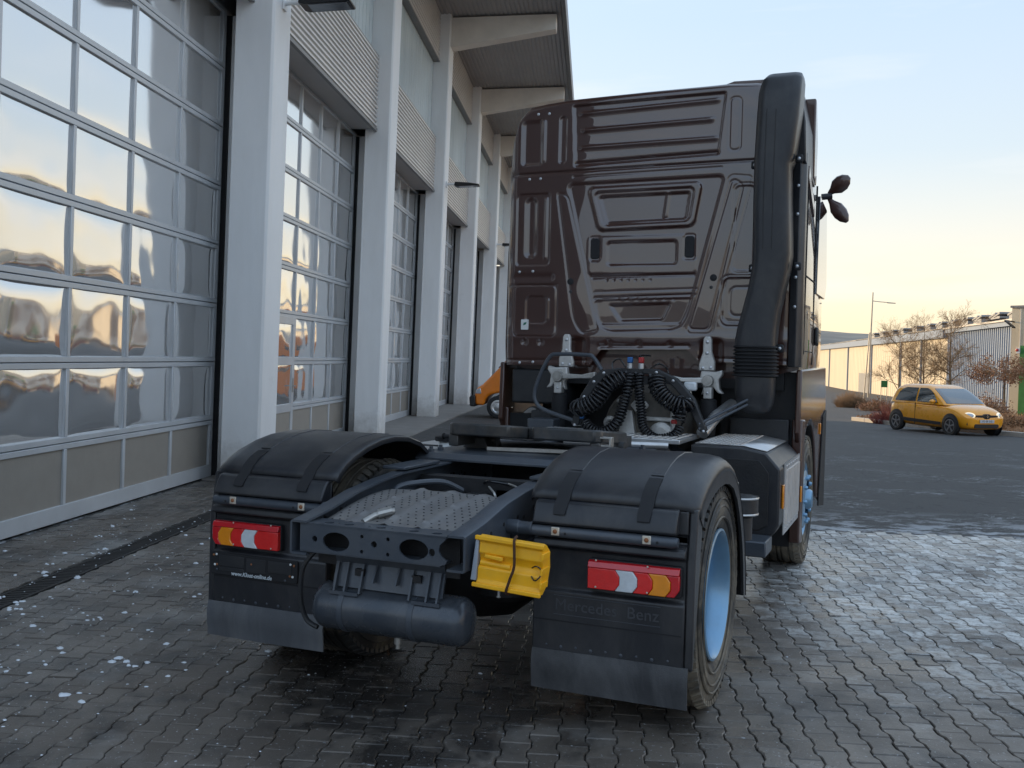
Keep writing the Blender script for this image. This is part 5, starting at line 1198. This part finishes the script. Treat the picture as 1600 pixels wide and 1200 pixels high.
for s in (-1, 1):
    for nm, lo_, hi_ in (('front_window', [-.36]*5, [.60, .54, .34, .17, -.02]), ('rear_window', [-1.42, -1.40, -1.28, -1.16, -.98], [-.43]*5)):
        zz_ = (.995, 1.05, 1.28, 1.38, 1.44)
        MB().add([(x, s*(HW(z)+.012), z) for z, a_, b2 in zip(zz_, lo_, hi_) for x in (a_, b2)], [(2*i, 2*i+1, 2*i+3, 2*i+2) for i in range(4)]).build(nm, MT['car_glass'], CR, recalc=False)
    for x in (-1.29, 1.20):
        a_ = MB().lathe([(.355, 0), (.365, .015), (.35, .022), (.02, .022)], (0, 0, 0), 1, 32); a_.v = [(q[0], s*(.80+q[1]), q[2]) for q in a_.v]; a_.build('wheel_arch', MT['car_blk'], CR, loc=(x, 0, .33))
        tw = MB().lathe([(.19, -.08), (.27, -.095), (.295, -.08), (.30, 0), (.295, .08), (.27, .095), (.19, .08)], (0, 0, 0), 1, 36); wo_ = tw.build('wheel', MT['car_blk'], CR, loc=(x, s*.745, .30))
        al = MB().lathe([(.20, .080), (.21, .092), (.195, .096), (.185, .06)], (0, 0, 0), 1, 36, closed=True)
        for j in range(5):
            an = 2*math.pi*j/5+.3; d = Vector((math.cos(an), 0, math.sin(an))); tn_ = Vector((-math.sin(an), 0, math.cos(an)))
            for q in (-.10, .10):
                dd = Vector((math.cos(an+q), 0, math.sin(an+q))); al.obox(dd*.115+Vector((0, .078, 0)), dd*.085, Vector((-math.sin(an+q), 0, math.cos(an+q)))*.013, Vector((0, .012, 0)))
        al.lathe([(.05, .06), (.045, .09), (.002, .094)], (0, 0, 0), 1, 16); al.v = [(q[0], s*q[1], q[2]) for q in al.v]; al.build('alloy_rim', MT['alloy'], wo_)
    MB().prism([(-.95, .34), (.80, .30), (.80, .40), (-.95, .45)], 1, *sorted((s*.822, s*.834))).build('side_moulding', MT['car_blk'], CR, bevel=.006)
    mr = MB().lathe([(.001, -.10), (.06, -.08), (.085, 0), (.06, .08), (.001, .10)], (0, 0, 0), 1, 14); mr.v = [(q[0]*.7, q[1], q[2]*.8) for q in mr.v]; mr.build('wing_mirror', MT['car_y'], CR, loc=(.50, s*.90, 1.03), ang=80)
    MB().tube([(.46, s*.76, .98), (.48, s*.86, 1.0)], .025, 8).build('mirror_arm', MT['car_blk'], CR)
    MB().tube([(-.28, s*.825, .80), (-.12, s*.828, .80)], .016, 8).build('door_handle', MT['car_y'], CR)
    MB().box(-.40, -.392, *sorted((s*.800, s*.8235)), .25, .95).build('door_gap', MT['car_blk'], CR)
    for nm, sc_, mt_, dx in (('lamp_ring', (1, 1), 'drl', 0), ('head_lamp', (.78, .74), 'car_lamp', .012)):
        hl = MB().lathe([(1, -.05), (1, .0), (.85, .018), (.4, .026), (.001, .028)], (0, 0, 0), 0, 24); hl.v = [(q[0], q[1]*.185*sc_[0], q[2]*.105*sc_[1]) for q in hl.v]
        hl.build(nm, MT[mt_], CR, loc=(1.690+dx, s*.56, .655), rot=(0, R(-22), s*R(32)), ang=80)
    MB().box(1.70, 1.745, *sorted((s*.52, s*.66)), .36, .46).build('fog_grille', MT['car_blk'], CR, bevel=.01)
MB().prism([(-.40, .625), (-.12, .60), (-.07, .555), (.07, .555), (.12, .60), (.40, .625), (.40, .67), (.14, .675), (.08, .71), (-.08, .71), (-.14, .675), (-.40, .67)], 0, 1.70, 1.815).build('grille_bar', MT['car_blk'], CR, bevel=.008)
em = plate('emblem', [(0, .062), (.036, 0), (0, -.062), (-.036, 0)], [[(0, .03), (.014, 0), (0, -.03), (-.014, 0)]], .012, MT['chrome'], CR, Matrix.Translation((1.828, 0, .635)) @ Matrix.Rotation(R(90), 4, 'Z') @ Matrix.Rotation(R(90), 4, 'X'))
po_ = MB().box(1.812, 1.828, -.26, .26, .435, .535).build('number_plate', MT['plate'], CR, bevel=.004)
text('plate_characters', 'FD SP 210', .085, MT['car_blk'], po_, Matrix.Translation((1.8295, 0, .485)) @ Matrix.Rotation(R(90), 4, 'Z') @ Matrix.Rotation(R(90), 4, 'X'), .001)
MB().prism([(-.44, .30), (-.40, .27), (.40, .27), (.44, .30), (.44, .375), (.40, .40), (-.40, .40), (-.44, .375)], 0, 1.72, 1.812).build('lower_grille', MT['car_blk'], CR, bevel=.008)

# ------------------------------------------------------------------ orange van nosing out behind the cab
MT['orange'] = P('orange_van_paint', (.85, .22, .006), .4, var=.05, coat=.6, dust=.12, dcol=(.35, .2, .1)); MT['hubcap'] = P('silver_hubcap', (.6, .6, .6), .3, .7)
vw = Vector((-8.15, 19.0, 0)); VN = empty('delivery_van', (vw.x, vw.y, 0), (0, 0, HB+math.pi)); tag(VN, 'orange van with black bumper half hidden behind the truck cab', 'van')
pr_ = [(.52, .34), (.60, .36), (.62, .62), (.56, .80), (.42, .88), (-.02, 1.34), (-.35, 1.72), (-.70, 1.88), (-3.6, 1.90), (-3.75, 1.80), (-3.78, .36), (-.36, .34), (-.34, .50), (-.22, .62), (0, .67), (.22, .62), (.34, .50), (.36, .34)]
vb = MB().prism(pr_, 1, -1.62, .02); vbo = vb.build('body', MT['orange'], VN, bevel=.06, seg=3)
MB().prism([(.585, .30), (.74, .31), (.76, .55), (.70, .60), (.60, .60), (.60, .5)], 1, -1.64, .05).build('bumper', MT['car_blk'], VN, bevel=.03)
MB().prism([(.02, 1.34), (-.33, 1.69), (-.36, 1.69), (-.02, 1.31)], 1, -1.5, -.10).build('windscreen', MT['car_glass'], VN)
MB().prism([(-.16, 1.30), (-.42, 1.60), (-1.1, 1.66), (-1.1, 1.28)], 1, .015, .03).build('door_window', MT['car_glass'], VN)
MB().prism([(.44, .64), (.60, .64), (.57, .76), (.46, .80)], 1, -.03, .028).build('head_lamp', MT['car_lamp'], VN, bevel=.02)
for x, y in ((0, -.09), (0, -1.5), (-2.6, -.09), (-2.6, -1.5)):
    w_ = MB().lathe([(.17, -.08), (.25, -.10), (.295, -.085), (.30, 0), (.295, .085), (.25, .10), (.17, .08)], (0, 0, 0), 1, 32).build('wheel', MT['car_blk'], VN, loc=(x, y, .30))
    hc = MB().lathe([(.185, .07), (.19, .10), (.15, .105), (.12, .085), (.06, .095), (.05, .125), (.002, .13)], (0, 0, 0), 1, 28, closed=True)
    for j in range(8): an = j*math.pi/4; hc.dome((.135*math.cos(an), .092, .135*math.sin(an)), .018, 1, 1, 8, .012)
    hc.v = [(q[0], q[1] if y > -.5 else -q[1], q[2]) for q in hc.v]; hc.build('hubcap', MT['hubcap'], w_)

# ------------------------------------------------------------------ warehouse and right hand building
WL, WQ = far(1292, 122), far(1577, 50); wd_ = (WQ-WL); wl_ = wd_.length; wu = wd_/wl_; wn_ = Vector((wu.y, -wu.x, 0))
if wn_.dot(CAM-WL) < 0: wn_ = -wn_
WH = empty('warehouse', tuple(WL), (0, 0, math.atan2(wu.y, wu.x))); tag(WH, 'long low cream and grey warehouse with roof vents beyond the trees', 'warehouse')
sgn = 1 if Vector((-wu.y, wu.x, 0)).dot(wn_) > 0 else -1     # local y direction of the facade normal
def corr_wall(name, x0, x1, z0, z1, mt_, pitch, y):
    n_ = int((x1-x0)/pitch); m_ = MB(); prf = []
    for i in range(n_):
        q = x0+i*pitch; prf += [(q, y), (q+pitch*.55, y), (q+pitch*.65, y+sgn*.05), (q+pitch*.9, y+sgn*.05)]
    prf.append((x1, y)); L = len(prf)
    m_.add([(a_, b_, z0) for a_, b_ in prf]+[(a_, b_, z1) for a_, b_ in prf], [(i, i+1, L+i+1, L+i) for i in range(L-1)]); return m_.build(name, mt_, WH, ang=20)
MT['cream'] = P('cream_panel', (.62, .52, .37), .6, var=.10, vs=.4, stretch=(1, 1, .15)); MT['bluegrey'] = P('blue_grey_sheet', (.20, .25, .33), .5, .1, var=.05); MT['pale_roof'] = P('pale_roof', (.58, .53, .46), .6)
def tpx(px):
    k = (px-800)/FPX; l0, l1 = (1292-800)/FPX*122, (1577-800)/FPX*50; return (l0-k*122)/((l0-l1)-k*(122-50))*wl_
ET = 4.15
xm = tpx(1478)
corr_wall('cream_wall', -14, xm, -2.2, ET-.35, MT['cream'], .9, 0); corr_wall('grey_wall', xm, wl_+8, -2.2, ET-.35, MT['bluegrey'], .38, 0)
MB().box(-14, xm-.05, *sorted((sgn*.06, sgn*.30)), ET-.62, ET-.02).build('gutter', MT['bluegrey'], WH)
MB().box(xm, wl_+8, *sorted((sgn*.06, sgn*.20)), ET-.34, ET-.02).build('gutter', MT['bluegrey'], WH)
rr_ = MB(); rr_.prism([(sgn*.3, ET), (-sgn*11, ET+1.5), (-sgn*22, ET), (-sgn*22, ET-.2), (sgn*.3, ET-.1)], 0, -14, wl_+8); rr_.build('roof', MT['pale_roof'], WH)
MB().box(-14, wl_+8, *sorted((-sgn*.3, -sgn*21)), -2.2, ET-.4).build('hall_body', MT['cream'], WH)
for px in (1296, 1325, 1362, 1408, 1440): MB().box(tpx(px)-.12, tpx(px)+.12, *sorted((0, sgn*.16)), -2, ET-.6).build('downpipe', MT['bluegrey'], WH)
MB().box(tpx(1343), tpx(1357), *sorted((sgn*.02, sgn*.10)), -2, .9).build('door', MT['roofm'], WH)
for px in (1333, 1345, 1358, 1372, 1390, 1408, 1424, 1441, 1458, 1476, 1500, 1526, 1552):
    x = tpx(px); v_ = MB()
    for q in (0, .9): v_.obox((x+q, -sgn*2.4, ET+.66), (.62, 0, .10), (0, .75, 0), (-.02, 0, .05))
    v_.obox((x+.45, -sgn*2.4, ET+.42), (.9, 0, 0), (0, .7, 0), (0, 0, .16)); v_.build('roof_vent', MT['roofm'], WH)
RB = empty('cream_building', tuple(far(1577, 45)), (0, 0, HB-R(50))); tag(RB, 'cream rendered building with green corner at the right edge', 'building')
zr0 = -1.0
MB().box(0, 9, 0, 12, zr0, 4.42).build('wall', P('cream_render', (.66, .56, .40), .8, var=.06, vs=1), RB)
MB().box(-.06, 9, -.06, 12, 4.42, 4.52).build('parapet', MT['roofm'], RB)
MB().box(.44, 1.7, -.03, .0, zr0, 2.7).build('green_panel', P('green_panel', (.04, .20, .05), .5), RB)
MB().box(.40, .425, -.02, .0, 2.0, 4.4).build('downpipe', MT['conc'], RB); MB().box(.28, .45, -.05, 0, 2.35, 2.60).build('alarm_box', MT['white_pl'], RB); MB().dome((.32, -.05, 2.50), .07, 1, -1, 10, .05).build('red_beacon', MT['red_conn'], RB)
MB().tube([(.12, 0, 3.78), (-.05, -.45, 3.83)], .03, 8).obox((-.38, -.62, 3.86), (.36, 0, .05), (0, .12, 0), (0, 0, .03)).obox((.18, -.5, 3.66), (.2, 0, -.16), (0, .12, 0), (0, 0, .03)).build('wall_lamp', MT['lamp_blk'], RB)

# ------------------------------------------------------------------ street furniture
MT['pole'] = P('galvanised_pole', (.40, .36, .30), .5, .5)
p = far(1357, 75); LP = empty('lamp_post', (p.x, p.y, gz(p)), (0, 0, YAW)); tag(LP, 'tall slender lamp post with one thin horizontal arm', 'lamp post')
MB().tube([(0, 0, -.2), (.05, 0, 4.2-gz(p)), (.10, 0, 7.2-gz(p))], [.075, .06, .045], 10).build('pole', MT['pole'], LP)
MB().tube([(.10, 0, 6.55-gz(p)), (.6, 0, 6.50-gz(p)), (1.82, 0, 6.42-gz(p))], .03, 8).obox((1.5, 0, 6.42-gz(p)), (.32, 0, -.01), (0, .10, 0), (0, 0, .03)).build('lamp_arm', MT['pole'], LP)
p = far(1350, 72); FP = empty('flag_pole', (p.x, p.y, gz(p)), (0, 0, YAW)); tag(FP, 'bare thin pole leaning against the line of the lamp post', 'pole')
MB().tube([(0, 0, -.2), (.28, 0, 4.8)], .05, 8).build('pole', MT['pole'], FP)
p = far(1381.5, 50); SG = empty('site_sign', (p.x, p.y, gz(p)), (0, 0, YAW)); tag(SG, 'small green sign on two thin posts by the bushes', 'sign')
for x in (-.15, .15): MB().tube([(x, 0, -.1), (x, 0, 1.46)], .018, 8).build('post', MT['pole'], SG)
MB().box(-.165, .165, -.03, -.005, 1.13, 1.47).build('sign_panel', P('green_sign', (.025, .19, .055), .5), SG, bevel=.01)
# ------------------------------------------------------------------ trees and shrubs
MT['bark'] = P('bark', (.20, .145, .085), .9, var=.25, vs=6, bump=.5, bs=40); MT['twig'] = P('twigs', (.30, .20, .11), .9, var=.25, vs=3)
MT['redtwig'] = P('red_stems', (.20, .040, .035), .7, var=.3, vs=6); MT['drygrass'] = P('dry_stems', (.27, .175, .10), .9, var=.35, vs=5)
MT['rust_leaf'] = P('rusty_leaves', (.26, .13, .065), .8, var=.4, vs=5); MT['olive'] = P('olive_leaves', (.14, .125, .03), .7, var=.4, vs=4); MT['bed_leaf'] = P('fallen_leaves', (.27, .135, .06), .85, var=.4, vs=6)
def grow(base, h, spread, seed, levels=4, trunk_h=.35, r0=.06, kids=(7, 6, 5, 4), flat=0):
    rr = random.Random(seed); tr = MB(); tw = MB(); tips = []
    top = base+Vector((rr.uniform(-.1, .1), rr.uniform(-.1, .1), h*.96)); tr.tube([base-Vector((0, 0, .2)), base.lerp(top, .3)+Vector((.03, 0, 0)), base.lerp(top, .65), top], [r0, r0*.8, r0*.45, r0*.1], 7)
    def br_(p, d, L, r_, lv):
        bend = Vector((rr.gauss(0, .18), rr.gauss(0, .18), rr.uniform(0, .25)*(1-flat))); q = p+d*L*.5; e = q+((d+bend).normalized())*L*.5
        (tr if lv <= 1 else tw).tube([p, q, e], [r_, r_*.7, r_*.35], 5 if lv <= 1 else 3, False); tips.append(e)
        if lv < levels:
            for i in range(kids[lv]):
                t_ = rr.uniform(.25, 1.0); pp = p.lerp(e, t_); a_ = rr.uniform(0, 6.28); o_ = d.orthogonal().normalized(); o_.rotate(Quaternion(d, a_)); nd = (d*rr.uniform(.5, 1)+o_*rr.uniform(.5, .95)+Vector((0, 0, .15*(1-flat)))).normalized()
                br_(pp, nd, L*rr.uniform(.42, .62), r_*.55, lv+1)
    for i in range(kids[0]*2):
        t_ = rr.uniform(trunk_h, .92); a_ = i*2.4+rr.uniform(-.3, .3); nd = Vector((math.cos(a_), math.sin(a_), rr.uniform(.35, .9)*(1-flat)+.05)).normalized()
        br_(base.lerp(top, t_), nd, spread*(1.15-.55*t_)*rr.uniform(.75, 1.1), r0*.45*(1.1-t_*.6), 1)
    return tr, tw, tips
def tree(name, px, D, h, spread, seed, label, leaf=None, **kw):
    p = far(px, D); root = empty(name, (p.x, p.y, gz(p))); tag(root, label, 'tree'); tr, tw, tips = grow(Vector((0, 0, 0)), h, spread, seed, **kw)
    tr.build('trunk', MT['bark'], root, ang=80, recalc=False); tw.build('crown', MT['twig'], root, ang=80, recalc=False)
    if leaf: leaves(tips, 3, .05, leaf, root, seed)
def leaves(tips, per, size, mt_, root, seed, jit=.10):
    rr = random.Random(seed); m_ = MB()
    for t_ in tips:
        for i in range(per):
            c = t_+Vector((rr.gauss(0, jit), rr.gauss(0, jit), rr.gauss(0, jit*.7))); u = Vector((rr.gauss(0, 1), rr.gauss(0, 1), rr.gauss(0, 1))).normalized(); v_ = u.orthogonal().normalized(); s_ = size*rr.uniform(.6, 1.3)
            m_.add([c-u*s_, c+v_*s_*.5, c+u*s_, c-v_*s_*.5], [(0, 1, 2, 3)])
    m_.build('leaves', mt_, root, recalc=False)
tree('bare_tree', 1484, 45, 4.6, 1.5, 3, 'bare spreading tree just behind the yellow car roof', kids=(8, 8, 6, 5), trunk_h=.3)
tree('bare_tree', 1403, 47, 4.2, 1.5, 5, 'slim bare tree left of the yellow car', kids=(8, 8, 6, 4), trunk_h=.2, r0=.045)
tree('bare_tree', 1442, 46, 4.4, 1.5, 9, 'multi-branched bare tree between two other bare trees', kids=(9, 8, 6, 5), trunk_h=.12, r0=.05)
tree('rusty_tree', 1569, 42, 2.35, 1.45, 12, 'low umbrella-shaped tree with rusty leaves before the cream building', leaf=MT['rust_leaf'], kids=(6, 5, 4, 3), trunk_h=.75, r0=.07, flat=.75)
def shrub(name, px, D, w, h, n, mt_, label, seed, leaf=None, lean=.5, up=1.0, cat='shrub'):
    p = far(px, D); root = empty(name, (p.x, p.y, gz(p))); tag(root, label, cat); rr = random.Random(seed); m_ = MB(); tips = []
    for i in range(n):
        a_ = rr.uniform(0, 6.28); q = rr.random()**.6; b0 = Vector((math.cos(a_)*q*w*.42, math.sin(a_)*q*w*.42, -.03)); d = Vector((math.cos(a_)*lean*q*.7+rr.gauss(0, .22), math.sin(a_)*lean*q+rr.gauss(0, .22), up)).normalized(); L = h*rr.uniform(.6, 1.1)*(1-.45*q*q)
        e = b0+d*L+Vector((rr.gauss(0, .05), 0, -.12*q*h)); m_.tube([b0, b0+d*L*.55, e], [.008, .006, .002], 3, False); tips.append(e); tips.append(b0+d*L*.7)
    m_.build('stems', mt_, root, ang=80, recalc=False)
    if leaf: leaves(tips, 2, .045, leaf, root, seed, .12)
shrub('grass_clump', 1331, 52, 1.7, .95, 1600, MT['drygrass'], 'round clump of dry brown grass near the lamp post', 2, lean=.75)
shrub('dogwood', 1397, 34, 1.5, .85, 700, MT['redtwig'], 'red-stemmed dogwood behind the tail of the yellow car', 3, lean=.9)
shrub('hedge_shrub', 1440, 43, 2.2, .95, 300, MT['drygrass'], 'olive shrub under the multi-branched bare tree', 4, MT['olive'], lean=.8)
shrub('hedge_shrub', 1500, 42, 2.4, 1.0, 300, MT['drygrass'], 'olive shrub right behind the windscreen of the yellow car', 6, MT['olive'], lean=.8)
shrub('brown_shrub', 1540, 40, 1.8, 1.05, 600, MT['drygrass'], 'tall brown twiggy shrub between olive shrub and rusty tree', 7, MT['rust_leaf'], lean=.6)
shrub('brown_shrub', 1372, 48, 1.8, .6, 350, MT['drygrass'], 'brown shrub around the posts of the green sign', 8, MT['rust_leaf'], lean=.8)
shrub('ground_shrub', 1556, 32, 1.3, .55, 400, MT['drygrass'], 'low orange-brown shrub right of the yellow car bonnet', 10, MT['bed_leaf'], lean=1.0)
shrub('ground_shrub', 1590, 31, 1.5, .60, 400, MT['drygrass'], 'low orange-brown shrub at the right picture edge', 11, MT['bed_leaf'], lean=1.0)
lf = MB(); rr = random.Random(21)
for i in range(5000):
    s_ = rr.random(); k_ = rr.random()*(len(kl)-1); i0 = int(k_); f_ = k_-i0; x0 = kl[i0][0]+(kl[i0+1][0]-kl[i0][0])*f_; y0 = kl[i0][1]+(kl[i0+1][1]-kl[i0][1])*f_
    x, y = x0+rr.uniform(.1, 1)*s_*4, y0+s_*8*rr.random()+.2; c = Vector((x, y, wz(x, y)+.11+rr.random()*.06)); u = Vector((rr.gauss(0, 1), rr.gauss(0, 1), rr.gauss(0, .5))).normalized(); v_ = u.orthogonal(); q = rr.uniform(.03, .06)
    lf.add([c-u*q, c+v_*q*.6, c+u*q, c-v_*q*.6], [(0, 1, 2, 3)])
tag(lf.build('leaf_litter', MT['bed_leaf'], recalc=False), 'orange brown fallen leaves on the planting bed', 'leaves', kind='stuff')
